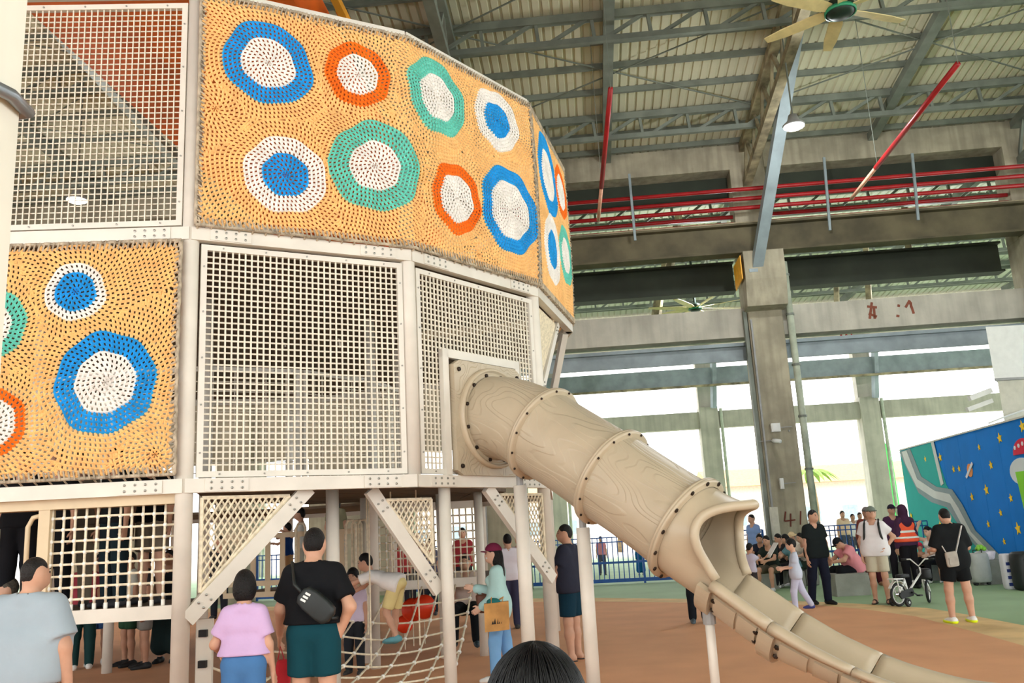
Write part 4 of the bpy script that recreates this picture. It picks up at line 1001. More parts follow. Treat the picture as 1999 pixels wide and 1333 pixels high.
    for sd, d in J.items():
        pr += [g(d['S'], d['E'], .047 * B, .039 * B), g(d['E'], d['W'], .041 * B, .027 * B), g(d['Hp'], d['K'], .082 * B, .055 * B), g(d['K'], d['K'] + (d['A'] - d['K']) * .38, .053 * B, .054 * B), g(d['K'] + (d['A'] - d['K']) * .38, d['A'], .054 * B, .037 * B),
               g(d['A'] - V3(0, 0, .03 * sb) - d['ft'] * .035 * sb, d['A'] - V3(0, 0, .045 * sb) + d['ft'] * .12 * sb, .038, .03), g(d['A'] - V3(0, 0, .045 * sb) + d['ft'] * .1 * sb, d['A'] - V3(0, 0, .055 * sb) + d['ft'] * .17 * sb, .03, .022)]
    parts = [sdf_mesh(pr, h, .035 * sb)]
    # hands: palm, four fingers of unequal length, thumb from the side of the palm
    hh = max(.0055, h * .38)
    for sd, d in J.items():
        dr = (d['W'] - d['E']).normalized(); pn = V3(-sd, .25, 0)
        if d['hd'] is not None: pn = V3(*d['hd'])
        pn = (pn - dr * pn.dot(dr)).normalized(); ax = dr.cross(pn).normalized() * (1 if sd < 0 else -1)
        if ax.y < 0 and abs(dr.z) > .5: ax = -ax
        q = sb; W = d['W'] + dr * .02 * q; hpz = [g(d['W'] - dr * .03 * q, W, .026, .024)]
        for i, (o_, L) in enumerate(((.030, .068), (.011, .078), (-.009, .073), (-.028, .058))):
            kn = W + dr * .082 * q + ax * o_ * q; hpz.append(g(W + ax * o_ * .5 * q, kn, .017, .0125)); m = kn + (dr * .93 + pn * .32) * L * .5 * q; hpz += [g(kn, m, .0105, .009), g(m, m + (dr * .72 + pn * .68) * L * .5 * q, .009, .0075)]
        t0 = W + dr * .025 * q + ax * .022 * q; t1 = t0 + (dr * .6 + ax * .75 + pn * .2).normalized() * .045 * q; hpz += [g(t0, t1, .014, .0115), g(t1, t1 + (dr * .85 + ax * .3 + pn * .3).normalized() * .034 * q, .0115, .009)]
        parts.append(sdf_mesh(hpz, hh, .008 * q))
    sk = mat('skin_' + skin, SKIN[skin], .55, 0, .05, 8); body = link('body', to_mesh('body', parts), sk); body.parent = th
    def add(name, prims, m, k=.03, cuts=(), subs=(), hh=None):
        o = link(name, to_mesh(name, [sdf_mesh(prims, hh or h, k * sb, cuts, subs)]), m); o.parent = th; return o
    ck = lambda p, n_: (tuple(p), tuple(n_))
    if top:
        e = .016 + loose * .4; P_ = torso(e, loose) ; hem = U(0, 0, hemz)
        if hemz < .9: P_.append(g(U(-hipw * B, 0, .88), U(hipw * B, 0, .88), .126 + e + loose, .126 + e + loose, flb))
        hcut = ck(hem, -upv); P_ = [p[:6] + ((hcut,),) for p in P_]
        for sd, d in J.items():
            if top == 'tank': continue
            if top == 'long': P_ += [g(d['S'], d['E'], .06 * B + e, .052 * B + e), g(d['E'], d['W'] - (d['W'] - d['E']) * .04, .052 * B + e, .034 * B + e)]
            else:
                E2 = d['S'] + (d['E'] - d['S']) * sleeve; a = (d['E'] - d['S']).normalized(); P_.append(g(d['S'], E2 + a * .03, .047 * B + e, .052 * B + e + loose * .45, None, (ck(E2, a),)))
        subs = [cone(nb - upv * .02 * sb + fw * .012, nb + upv * .2 * sb, .066 * sb, .085 * sb)]
        if top == 'tank': subs += [ell(d['S'] + V3(0, 0, .0), (.06 * sb,) * 3) for d in J.values()]
        add('shirt', P_, cloth(topcol), .035, (), subs)
        if top == 'polo': add('collar', [cone(nb + fw * .0 + upv * .0, nb + upv * .035 * sb, .072 * sb, .066 * sb)], cloth(topcol), .02, (), [cone(nb - upv * .05 + fw * .03, nb + upv * .2 * sb, .056 * sb, .062 * sb)])
    if vest:
        vo = add('safety_vest', [p[:6] + ((ck(U(0, 0, .93), -upv),),) for p in torso(.034, .012)[:3]], mat('orange_vest', vest, .7, 0, .05), .03, (ck(U(0, 0, 1.36), upv),), [ell(U(0, .12, 1.36), (.05 * sb, .1 * sb, .1 * sb))])
        for z in (1.02, 1.14):
            o_ = add('reflective_band', [p[:6] + ((ck(U(0, 0, z - .022), -upv), ck(U(0, 0, z + .022), upv)),) for p in torso(.042, .014)[:3]], mat('reflective_tape', (226, 228, 220), .3, 0, 0), .03)
    if bottom:
        e = .018; P_ = [g(U(-.06 * B, -.005, .93), U(.06 * B, -.005, .93), .115 + e, .115 + e, flb, (ck(U(0, 0, 1.0), upv),))]
        for sd, d in J.items():
            if bottom in ('shorts', 'short_shorts'):
                fr = {'shorts': .86, 'short_shorts': .5}[bottom] * (1 if kneez == .47 else kneez); K2 = d['Hp'] + (d['K'] - d['Hp']) * fr; a = (d['K'] - d['Hp']).normalized()
                P_.append(g(d['Hp'], K2 + a * .03, .09 * B + e, .076 * B + e, None, (ck(K2, a),)))
            elif bottom == 'skirt': P_.append(g(d['Hp'], d['K'] + (d['A'] - d['K']) * .55, .1 * B + e, .13 * B + e))
            else: P_ += [g(d['Hp'], d['K'], .088 * B + e, .064 * B + e), g(d['K'], d['A'] + V3(0, 0, .015), .064 * B + e, .05 * B + e)]
        add({'shorts': 'shorts', 'short_shorts': 'shorts', 'skirt': 'skirt'}.get(bottom, 'trousers'), P_, cloth(botcol), .03)
    if shoes:
        sc, stype = shoes if isinstance(shoes[0], tuple) else (shoes, 'shoe')
        for sd, d in J.items():
            A, f = d['A'], d['ft']; low = V3(0, 0, 1)
            if stype == 'sandal': P_ = [g(A - low * .066 * sb - f * .045 * sb, A - low * .066 * sb + f * .18 * sb, .042, .044, ((0, 0, 1), .3)), g(A - low * .04 * sb + f * .07 * sb, A - low * .045 * sb + f * .11 * sb, .046, .04)]
            else: P_ = [g(A - low * .03 * sb - f * .04 * sb, A - low * .042 * sb + f * .11 * sb, .048, .042), g(A - low * .044 * sb + f * .1 * sb, A - low * .05 * sb + f * .185 * sb, .04, .03), g(A, A - low * .03 * sb, .045, .047)]
            fl_ = min(d['A'].z - .078 * sb, d['A'].z - .07 * sb)
            if sole: add('sole', [p[:3] + (p[3] + .007 * sb, p[4] + .007 * sb) + p[5:] for p in P_[:2]], mat('neon_sole', sole, .6, 0, 0), .02, (ck((0, 0, d['A'].z - .078 * sb), (0, 0, -1)), ck((0, 0, d['A'].z - .034 * sb), (0, -.0, 1))), hh=min(h, .012))
            add('shoe', P_, mat('shoe_%d_%d_%d' % sc, sc, .6, 0, .05), .02, (ck((0, 0, fl_ - .002), (0, 0, -1)),), hh=min(h, .014))
    hm = mat('hair_%d_%d_%d' % haircol, tuple(int(x * .6) for x in haircol), .55, 0, .25, 30, .5, 90, spec=.25)
    if hair:
        fc = HR @ V3(0, .82, -.57); bk = HR @ V3(0, 0, -1)
        P_ = [ell(hp(0, -.008, .012), (.083 * sh, .098 * sh, .112 * sh), HRl, (ck(hp(0, .042, .018), fc), ck(hp(0, -.05, -.092 if hair != 'shaved' else -.05), bk)))]
        if hair == 'shaved': P_ = [ell(hp(0, -.006, .008), (.078 * sh, .095 * sh, .109 * sh), HRl, (ck(hp(0, .05, .02), fc), ck(hp(0, -.05, -.055), bk)))]
        if hair == 'fringe': P_ = [ell(hp(0, -.002, .014), (.085 * sh, .103 * sh, .113 * sh), HRl, (ck(hp(0, .062, .0), fc), ck(hp(0, -.05, -.08), bk)))]
        if hair == 'bob': P_ += [ell(hp(0, -.025, -.035), (.092 * sh, .088 * sh, .112 * sh), HRl, (ck(hp(0, .03, 0), HR @ V3(0, 1, 0)), ck(hp(0, 0, -.125), bk)))]
        if hair == 'long': P_ += [ell(hp(0, -.04, -.06), (.085 * sh, .075 * sh, .13 * sh), HRl, (ck(hp(0, .02, 0), HR @ V3(0, 1, 0)),)), ell(hp(0, -.07, -.19), (.075 * sh, .045 * sh, .15 * sh), HRl)]
        if hair == 'pony': P_ += [ell(hp(0, -.11, .03), (.035 * sh, .04 * sh, .04 * sh), HRl), cone(hp(0, -.13, .02), hp(0, -.15, -.12), .03 * sh, .018 * sh)]
        add('hair', P_, hm, .02, hh=min(h, .016))
    if cap:
        cm = cloth(cap); co = add('cap', [ell(hp(0, -.005, .03), (.088 * sh, .105 * sh, .098 * sh), HRl, (ck(hp(0, 0, .03), HR @ V3(0, .12, -1)),))], cm, .02, hh=min(h, .014))
        if capbill == 2: add('hat_brim', [cone(hp(-.02, .0, .03), hp(.02, .0, .03), .15 * sh, .15 * sh, (tuple(HR @ V3(0, 0, 1)), .09))], cm, .01, hh=min(h, .014))
        elif capbill == 3: add('headscarf', [ell(hp(0, -.02, -.02), (.098 * sh, .108 * sh, .125 * sh), HRl, (ck(hp(0, .05, -.01), HR @ V3(0, 1, .12)),)), cone(hp(0, -.01, -.1), nb - upv * .06, .085 * sh, .15 * sh)], cm, .04)
        else: add('cap_brim', [cone(hp(-.035, .11, .035), hp(.035, .11, .035), .055 * sh, .055 * sh, (tuple(HR @ V3(0, -.25, 1)), .16))], cm, .01, hh=min(h, .012))
    if mask: add('face_mask', [ell(hp(0, .05, -.042), (.056 * sh, .052 * sh, .046 * sh), HRl, (ck(hp(0, .035, 0), HR @ V3(0, -1, 0)),))], M['white'], .01, hh=.01)
    dk = mat('eye_dark', (30, 22, 20), .3, 0, 0); q = MB()
    for sx in (-1, 1):
        c = hp(sx * .032, .083, .008); q.ball(c, .0095 * sh, 6, 4, (1.3, .7, .8)); q.bar(hp(sx * .018, .092, .03), hp(sx * .05, .08, .032), .006 * sh, .006 * sh)
    o = q.build('eyes', dk, None, True); o.parent = th
    q = MB(); q.bar(hp(-.02, .094, -.064), hp(.02, .094, -.064), .006 * sh, .007 * sh); o = q.build('mouth', mat('lips', (170, 98, 88), .5, 0, 0), None); o.parent = th
    th.location = (loc[0], loc[1], base); th.rotation_euler = (0, 0, math.radians(yaw))
    Mx = Matrix.Translation(th.location) @ Matrix.Rotation(math.radians(yaw), 4, 'Z')
    Wd = lambda p: Mx @ Vector(p)
    return dict(th=th, J={k: {a: (Wd(b) if a in ('S', 'E', 'W', 'Hp', 'K', 'A') else b) for a, b in d.items()} for k, d in J.items()}, U=lambda x, y, z: Wd(U(x, y, z)), hc=Wd(hc), hp=lambda x, y, z: Wd(hp(x, y, z)), R=Mx.to_3x3() @ Rm, sb=sb, sh=sh)
def hd(px, py, Y, base=0.0):
    p = at(px, py, Y); return (p.x, p.y), p.z - base
SIT = (((-.16, 1, -.02), (-.02, .06, -1)), ((.16, 1, -.02), (.02, .06, -1)))
def std(label, px, py, Y, yaw, base=0.0, H=None, **k):
    (xy, h_) = hd(px, py, Y, base); return person(label, xy, yaw, H or h_, base=base, **k)
# --- near the camera, backs turned
NEAR = {}
NEAR['grey'] = std('heavy man in pale grey tee seen from behind at the lower left', 62, 1087, 6.0, -6, h=.014, build=1.28, belly=.05, hair='shaved', haircol=(52, 48, 46), top='tee', topcol=(156, 170, 180), hemz=.86, loose=.03, sleeve=.78, bottom='shorts', botcol=(58, 52, 60), shoes=(60, 60, 64), head=(-24, -2), aL=((-.3, .0, -1), (-.02, .2, -1)), aR=((.3, .0, -1), (.1, .12, -1)))
NEAR['girl'] = std('girl with black bob in lavender tee and blue shorts, back turned', 478, 1112, 6.75, 4, h=.013, hs=1.12, woman=True, skin='m', hair='bob', top='tee', topcol=(200, 170, 210), hemz=1.0, loose=.014, sleeve=.72, bottom='short_shorts', botcol=(72, 116, 166), shoes=(230, 230, 230), head=(12, -4), aL=((-.5, .1, -1), (-.05, .9, -.35)), aR=((.28, .05, -1), (.12, .22, -1)))
NEAR['black'] = std('man in black tee and teal shorts, back turned, holding a red pouch', 612, 1030, 6.95, -3, h=.014, build=1.08, skin='m', top='tee', topcol=(20, 21, 24), hemz=.99, loose=.012, sleeve=.75, bottom='shorts', kneez=.78, botcol=(16, 62, 72), shoes=(40, 40, 44), head=(6, -5), aL=((-.42, .25, -1), (-.3, .8, -1)), aR=((.5, -.22, -1), (-.5, .3, -1)))
NEAR['woman'] = std('woman in maroon cap, mint jacket and jeans walking left with bags', 968, 1060, 10.3, 84, h=.016, woman=True, hs=1.1, skin='l', hair='long', top='long', topcol=(178, 216, 214), hemz=.68, loose=.035, bottom='trousers', botcol=(118, 166, 212), shoes=(220, 220, 216), cap=(120, 40, 70), mask=True, head=(0, -4), aL=((-.12, -.05, -1), (.0, .8, -.5)), aR=((.2, .3, -1), (.0, 1, .25)), lL=((-.02, .14, -1), (0, .02, -1)), lR=((.04, -.12, -1), (0, -.16, -1)))
g_ = ground(1122, 1290)
NEAR['navy'] = person('man in navy tee and dark shorts behind the slide posts looking left', (g_.x, g_.y), 62, 1.67, h=.015, build=1.12, belly=.03, skin='m', haircol=(46, 46, 46), top='tee', topcol=(44, 46, 60), hemz=.84, loose=.02, bottom='shorts', botcol=(18, 50, 66), shoes=((50, 46, 46), 'sandal'), head=(24, 0), aL=((-.15, .25, -1), (.25, .5, -1)))
NEAR['kid'] = std('boy in white tee and khaki shorts climbing the rope net', 776, 1242, 10.7, 80, base=.40, H=1.3, h=.014, hs=1.18, skin='m', top='tee', topcol=(234, 232, 228), hemz=.88, loose=.03, bottom='shorts', botcol=(220, 202, 142), shoes=(92, 150, 160), lean=72, head=(0, 30), aL=((-.15, .9, -.35), (0, 1, -.05)), aR=((.15, .8, -.6), (0, .8, -.4)), lL=((-.05, .35, -1), (.0, -.45, -1)), lR=((.1, .15, -1), (.05, .1, -1)))
NEAR['head'] = std('child with smooth black hair just in front of the camera', 1043, 1271, 1.38, 3, h=.010, hs=1.08, hair='bob', haircol=(20, 19, 24), top='tee', topcol=(70, 80, 120), bottom='trousers', botcol=(40, 40, 60), shoes=(230, 230, 230))
hh_ = NEAR['head']; q = MB(); rnd = random.Random(3)
for i in range(460):
    a_ = rnd.uniform(0, 2 * math.pi); e0 = rnd.uniform(.01, .5) ** 1.5; e1 = rnd.uniform(1.3, 1.8); tw_ = rnd.uniform(-.12, .12); rr = rnd.uniform(.99, 1.012); pts = []
    for j in range(8):
        el = e0 + (e1 - e0) * j / 7; x, y, z = .0875 * rr * math.sin(el) * math.cos(a_ + tw_ * j / 7), .1025 * rr * math.sin(el) * math.sin(a_ + tw_ * j / 7), .1165 * rr * math.cos(el)
        pts.append(hh_['hp'](x, -.008 + y * .96 - z * .22 * max(0, math.cos(el)) * .5, .012 + z))
    q.tube(pts, .0009, 3, caps=False)
o = q.build('hair_strands', mat('hair_sheen', (15, 14, 17), .4, 0, .2, 40, spec=.3), None, True, 'stuff')
o.parent = hh_['th']; o.matrix_parent_inverse = (Matrix.Translation(hh_['th'].location) @ Matrix.Rotation(hh_['th'].rotation_euler.z, 4, 'Z')).inverted()
# --- children and adults in and behind the tower
std('boy in white shirt seen in profile on the low platform', 588, 991, 13.0, 92, base=.99, h=.018, hs=1.2, skin='m', top='tee', topcol=(222, 222, 216), bottom='shorts', botcol=(180, 176, 160), shoes=(200, 200, 200), aL=((-.1, .6, -.8), (0, 1, .6)), aR=((.1, .7, -.7), (0, 1, -.1)))
std('small child in navy top on the low platform beside the profile boy', 563, 1020, 13.2, 80, base=.99, h=.02, hs=1.22, top='tee', topcol=(26, 60, 118), bottom='shorts', botcol=(178, 138, 96), shoes=(230, 230, 230), aL=((-.1, .8, -.6), (0, 1, .1)), aR=((.1, .8, -.6), (0, 1, .1)))
std('child in olive top and denim shorts standing on the low platform', 655, 962, 14.4, 175, base=.99, h=.02, hs=1.15, top='tee', topcol=(150, 146, 118), bottom='shorts', botcol=(88, 122, 160), shoes=(210, 210, 210), hair='long', woman=True)
std('child in lilac patterned top standing behind the rope net', 690, 1108, 11.4, 170, h=.02, hs=1.2, top='tee', topcol=(206, 192, 212), bottom='trousers', botcol=(40, 44, 50), shoes=(60, 60, 60), hair='fringe')
std('person in dark trousers sitting on the edge of the low platform', 908, 1080, 13.1, 178, base=.1, H=1.66, h=.022, top='tee', topcol=(206, 188, 176), bottom='trousers', botcol=(22, 26, 30), shoes=(40, 60, 70), lL=SIT[0], lR=SIT[1], hair='long', woman=True, lean=8)
PLAT = ((36, 9.0, (20, 20, 24), 'trousers', (20, 20, 24), 'adult in black left of the hand loop'),(106, 9.1, (22, 22, 26), 'trousers', (18, 18, 20), 'adult in black beside the hand loop behind the rope grid'), (147, 9.5, (120, 112, 100), 'trousers', (128, 118, 100), 'adult in khaki trousers behind the rope grid'),
        (222, 9.2, (24, 26, 30), 'trousers', (26, 40, 46), 'adult in dark teal trousers behind the middle of the rope grid'), (296, 9.5, (20, 20, 22), 'shorts', (120, 110, 96), 'adult in black top behind the right end of the rope grid'))
for px, Y, tc_, bt, bc, lb in PLAT:
    p = at(px, 1100, Y); person(lb, (p.x, p.y), random.choice((170, 190, 150)), 1.62, h=.024, base=1.085, top='tee', topcol=tc_, bottom=bt, botcol=bc, shoes=(50, 50, 54), skin='m')
for px, Y, tc_, bt, bc, lb, yw in ((163, 13.2, (150, 60, 70), 'trousers', (30, 60, 60), 'person with white shoes on the ground below the low platform, farthest left', 30), (192, 13.6, (60, 80, 140), 'shorts', (60, 100, 160), 'person in blue shorts on the ground behind the platform leg', 200),
                             (252, 13.3, (190, 190, 180), 'shorts', (40, 70, 50), 'person in green shorts on the ground right of the platform leg', 140), (284, 13.0, (40, 40, 44), 'shorts', (120, 116, 110), 'person with black shoes stepping on the ground below the platform', 120), (328, 13.5, (30, 34, 40), 'skirt', (26, 40, 40), 'person in a dark skirt on the ground next to the main post', 180)):
    p = at(px, 1200, Y); person(lb, (p.x, p.y), yw, 1.62, h=.024, top='tee', topcol=tc_, bottom=bt, botcol=bc, shoes=(230, 230, 226) if px < 200 else (24, 24, 26), skin='d')
std('child in mustard and grey at the far left behind the heavy man', 22, 1127, 9.0, 120, h=.022, hs=1.15, top='tee', topcol=(190, 176, 130), bottom='shorts', botcol=(90, 90, 90), haircol=(120, 110, 96), shoes=(90, 90, 90))
# --- far behind the tower legs
std('man in white tee seen from behind beyond the woman in the cap', 990, 1042, 15.5, 10, h=.022, top='tee', topcol=(228, 222, 230), bottom='trousers', botcol=(60, 60, 84), shoes=(60, 60, 60))
std('man in orange cap and grey tee beyond the slanted brace', 1012, 1043, 18.5, 176, h=.024, top='tee', topcol=(172, 164, 164), bottom='trousers', botcol=(40, 44, 60), cap=(226, 88, 58), shoes=(60, 60, 60))
for px, py, Y, tc_, lb in ((782, 1046, 20.5, (168, 60, 62), 'person in red tee far behind the rope grid'), (812, 1040, 21.5, (150, 84, 80), 'person in brick tee far behind the rope grid, beside the red tee'), (902, 1030, 20.5, (150, 50, 56), 'person in crimson tee seen between two tower legs'), (430, 1046, 21.0, (60, 60, 60), 'person in charcoal tee far behind the lavender girl'), (836, 1050, 19.0, (90, 90, 110), 'person in slate tee far behind the shaded brace')):
    std(lb, px, py, Y, 180, h=.028, top='tee', topcol=tc_, bottom='trousers', botcol=(40, 44, 52), shoes=(60, 60, 60))
g_ = ground(1366, 1216)
person('person in black trousers hidden behind the tube slide, legs showing', (g_.x, g_.y), 178, 1.62, h=.022, top='tee', topcol=(60, 64, 70), bottom='trousers', botcol=(24, 28, 34), shoes=(80, 96, 104))
std('person in a blue dress standing behind the blue fence', 1247, 1058, 29.5, 180, h=.028, woman=True, top='long', topcol=(24, 96, 150), bottom='skirt', botcol=(20, 92, 146), shoes=(60, 60, 60), hair='long')
std('far child in pink behind the left part of the blue fence', 1172, 1050, 31, 180, H=1.3, h=.03, top='tee', topcol=(226, 150, 160), bottom='trousers', botcol=(90, 90, 110), shoes=(60, 60, 60))
# --- right half of the hall
g_ = ground(1562, 1193)
person('small boy in pale blue pyjamas-like set walking left past the slide', (g_.x, g_.y), 78, at(1545, 1050, 16).z, h=.016, hs=1.22, skin='l', hair='fringe', top='tee', topcol=(196, 204, 222), hemz=.78, loose=.03, bottom='trousers', botcol=(192, 194, 216), shoes=(60, 66, 130), aL=((-.1, .15, -1), (.1, 1, -.1)), aR=((.1, .2, -1), (-.1, 1, -.05)), lL=((-.03, .25, -1), (0, .0, -1)), lR=((.03, -.28, -1), (0, -.5, -1)))
g_ = ground(1606, 1180)
person('man in black polo shirt and navy trousers walking right of the column', (g_.x, g_.y), 196, 1.72, h=.016, skin='m', haircol=(60, 58, 58), top='polo', topcol=(26, 32, 33), hemz=.83, loose=.02, bottom='trousers', botcol=(24, 28, 44), shoes=(20, 20, 22), head=(16, 0), lL=((-.05, .1, -1), (0, -.02, -1)), lR=((.06, -.14, -1), (0, -.2, -1)))
def sitter(label, px, py, Y, yaw, **k):
    p = at(px, py, Y); return person(label, (p.x, p.y), yaw, k.pop('H', 1.66), lL=SIT[0], lR=SIT[1], **k)
KNEE = (((-.2, .75, -.75), (.35, .9, -.15)), ((.2, .75, -.75), (-.35, .9, -.15)))
sitter('man in pink tee and black cap seated on a concrete block, bent forward', 1672, 1120, 18.75, 98, h=.018, build=1.15, belly=.05, top='tee', topcol=(226, 148, 156), loose=.03, bottom='trousers', botcol=(22, 24, 28), shoes=(30, 30, 30), cap=(26, 28, 34), lean=24, head=(0, -22), aL=KNEE[0], aR=KNEE[1])
std('man in orange safety vest and maroon trousers beside the seated pink tee', 1689, 990, 20.5, 170, h=.02, skin='d', top='long', topcol=(120, 60, 50), bottom='trousers', botcol=(84, 34, 44), shoes=(150, 110, 80), cap=(120, 112, 112), vest=(244, 96, 44))
g_ = ground(1723, 1178)
NEAR['pack'] = person('man in white tee, grey-green cap and khaki shorts with hand on hip', (g_.x, g_.y), 152, 1.72, h=.016, skin='m', hair='short', top='tee', topcol=(226, 222, 224), hemz=.82, loose=.025, bottom='shorts', botcol=(190, 182, 160), shoes=((60, 44, 40), 'sandal'), cap=(112, 122, 112), head=(24, 0), aL=((-.8, -.35, -1), (.55, .55, -.75)), aR=((.32, -.05, -1), (-.05, .25, -1)))
std('woman in dark purple headscarf and orange vest seen from behind', 1760, 985, 19.2, 12, h=.02, woman=True, hair=None, top='long', topcol=(70, 42, 66), bottom='trousers', botcol=(26, 24, 28), shoes=(30, 30, 30), cap=(66, 38, 62), capbill=3, vest=(240, 88, 50))
std('man in dark cap and plum shirt behind the white tee man', 1738, 985, 21.5, 180, h=.024, top='tee', topcol=(74, 44, 72), bottom='trousers', botcol=(40, 36, 44), shoes=(30, 30, 30), cap=(44, 40, 56))
g_ = ground(1880, 1216)
NEAR['neon'] = person('young man in black tee and shorts with neon yellow trainers, back turned', (g_.x, g_.y), 2, at(1882, 987, 13.1).z, h=.014, build=1.12, skin='m', top='tee', topcol=(24, 26, 28), hemz=.74, loose=.02, sleeve=.95, bottom='shorts', botcol=(18, 20, 22), kneez=.85, shoes=(226, 226, 224), sole=(226, 246, 30), head=(-8, -22), aL=((-.3, .15, -1), (.2, 1, -.1)), aR=((.3, .1, -1), (-.1, 1, -.25)), lL=((-.12, .0, -1), (-.03, -.03, -1)), lR=((.12, .0, -1), (.03, -.03, -1)))
sitter('woman in white top with ponytail seated by the mural, hand to her head', 1822, 1090, 20.6, 118, h=.02, woman=True, hair='pony', skin='l', top='tank', topcol=(232, 226, 222), bottom='trousers', botcol=(24, 24, 28), shoes=(220, 220, 220), head=(0, -14), aL=((-.15, .45, -1), (.1, .9, -.2)), aR=((.3, .9, .3), (-.25, -.4, 1)))
sitter('child in navy top seated between the woman and the man in black', 1846, 1098, 20.5, 150, h=.022, H=1.2, hs=1.2, hair='fringe', top='tee', topcol=(30, 34, 60), bottom='shorts', botcol=(150, 156, 166), shoes=(210, 210, 210))
sitter('child in red and cream cap seated at the left end of the mural bench', 1800, 1100, 20.8, 160, h=.024, H=1.15, hs=1.2, top='tee', topcol=(190, 150, 120), bottom='trousers', botcol=(30, 30, 34), shoes=(210, 210, 210), cap=(214, 60, 90))
for px, py, Y, tc_, bc, hr, cp, lb, yw in ((1536, 1090, 22.0, (36, 36, 40), (30, 36, 30), 'short', None, 'seated man in black top with his face to the left under the painted number', 100), (1552, 1092, 21.0, (96, 134, 142), (30, 30, 34), 'long', None, 'seated long-haired woman in grey-blue at the foot of the column', 60), (1560, 1092, 23.2, (226, 220, 206), (60, 60, 60), 'short', (222, 198, 158), 'seated person in beige bucket hat at the column', 120),
                                   (1579, 1094, 21.6, (222, 214, 200), (38, 50, 40), 'short', None, 'seated man in cream tee left of the black polo', 110), (1507, 1100, 20.6, (34, 44, 40), (90, 84, 70), 'short', None, 'seated man in dark green with pale trainers left of the column', 140), (1488, 1092, 23.0, (40, 44, 60), (30, 30, 34), 'short', None, 'seated man in navy behind the white sheet of card', 160)):
    sitter(lb, px, py, Y, yw, h=.024, top='tee', topcol=tc_, bottom='trousers' if px != 1507 else 'shorts', botcol=bc, hair=hr, cap=cp, capbill=2 if cp else 0, shoes=(224, 224, 228), lean=14, aL=KNEE[0], aR=KNEE[1], woman=hr == 'long')
std('man in blue and white jersey standing beyond the slide mouth', 1467, 1004, 24.5, 120, h=.026, top='tee', topcol=(126, 152, 200), bottom='shorts', botcol=(40, 52, 90), shoes=(60, 60, 60))
LAV = std('child in lavender tee at the right edge of the slide mouth', 1461, 1060, 18.2, -60, aR=((.2, .6, -.4), (.1, 1, .5)), h=.022, hs=1.15, top='tee', topcol=(206, 204, 226), bottom='shorts', botcol=(60, 56, 60), shoes=(60, 60, 60))
for px, py, tc_, lb in ((1580, 1000, (232, 226, 222), 'distant child in white just left of the black polo'), (1643, 997, (230, 200, 170), 'distant person in cream behind the blue fence, nearer the rear column'), (1663, 1003, (240, 236, 236), 'distant child in white behind the blue fence'), (1677, 1000, (210, 214, 220), 'distant person in pale grey behind the orange vest')):
    std(lb, px, py, 31.5, 180, h=.032, top='tee', topcol=tc_, bottom='trousers', botcol=(80, 84, 100), shoes=(60, 60, 60))
# ================================================================ PROPS
def sheetbag(pts3, thick, name, m, par):
    return MB().prism(pts3, thick).build(name, m, par)
def rbox(c, ex, ey, ez, r=.25):
    "soft box: six-sided with bevelled rims, as a lathe-like stack"
    c, ex, ey, ez = Vector(c), Vector(ex), Vector(ey), Vector(ez); q = MB(); prof = [(-1, .78), (-.9, .95), (-.6, 1), (.6, 1), (.9, .95), (1, .78)]; v = []; n = 16
    for h_, s_ in prof:
        for k in range(n):
            a = 2 * math.pi * k / n; x, y = math.cos(a), math.sin(a); f = (abs(x)**4 + abs(y)**4) ** -.25; v.append(c + ez * h_ + ex * (x * f * s_) + ey * (y * f * s_))
    f = []
    for i in range(len(prof) - 1):
        for k in range(n): l = (k + 1) % n; f.append((i * n + k, i * n + l, (i + 1) * n + l, (i + 1) * n + k))
    f.append(tuple(range(n - 1, -1, -1))); f.append(tuple((len(prof) - 1) * n + k for k in range(n)))
    return q.add(v, f)
# bags carried by people
b = NEAR['black']; t = thing('sling_bag', 'black sling bag with white stripes across the black tee man', 'bag', b['U'](.06, -.2, 1.15))
R = b['R']; c = b['U'](.07, -.175, 1.13); dx = (R @ Vector((.72, 0, -.62))).normalized(); dz = (R @ Vector((.62, 0, .72))).normalized(); dy = R @ Vector((0, 1, 0))
rbox(c, dx * .15, dz * .085, dy * .04).build('bag_body', mat('black_nylon', (28, 34, 34), .5, 0, .1), t, True)
q = MB()
for i in range(3): q.bar(c - dy * .0405 - dx * .115 + dz * (-.03 + .028 * i), c - dy * .0405 - dx * .075 + dz * (-.022 + .028 * i), .016, .006, dy)
q.build('white_stripes', M['white'], t)
q = MB(); q.tube([c - dx * .14, b['U'](-.1, -.15, 1.28), b['U'](-.155, -.03, 1.435), b['U'](-.1, .13, 1.3), b['U'](.05, .15, 1.12), b['U'](.2, .05, 1.02), c + dx * .15], .014, 6); q.build('strap', mat('black_nylon', (28, 34, 34)), t, True)
w_ = b['J'][-1]['W']; t = thing('pouch', 'red cloth pouch hanging from the black tee man left hand', 'bag', w_)
p0_ = w_ + Vector((-.0, .02, -.14)); rbox(p0_ + Vector((.02, 0, -.19)), (.06, 0, 0), (0, .035, 0), (.012, 0, .13)).build('pouch_body', mat('red_cloth', (196, 34, 48), .7, 0, .12), t, True)
q = MB(); q.tube([p0_ + Vector((-.02, 0, -.06)), p0_ + Vector((.0, 0, .04)), p0_ + Vector((.03, 0, -.06))], .006, 5); q.build('cord', mat('red_cloth', (196, 34, 48)), t)
b = NEAR['woman']; wl = b['J'][-1]['W']; t = thing('paper_bag', 'brown kraft paper bag with black print hanging from the woman in the cap', 'bag', wl)
kr = mat('kraft_paper', (196, 146, 84), .8, 0, .1, 8); pc = at(970, 1203, wl.y - .17); ex, ez = Vector((.135, 0, .008)), Vector((.0, 0, .148))
q = MB(); q.obox(pc, ex, (0, .05, 0), ez); q.build('bag_body', kr, t)
q = MB()
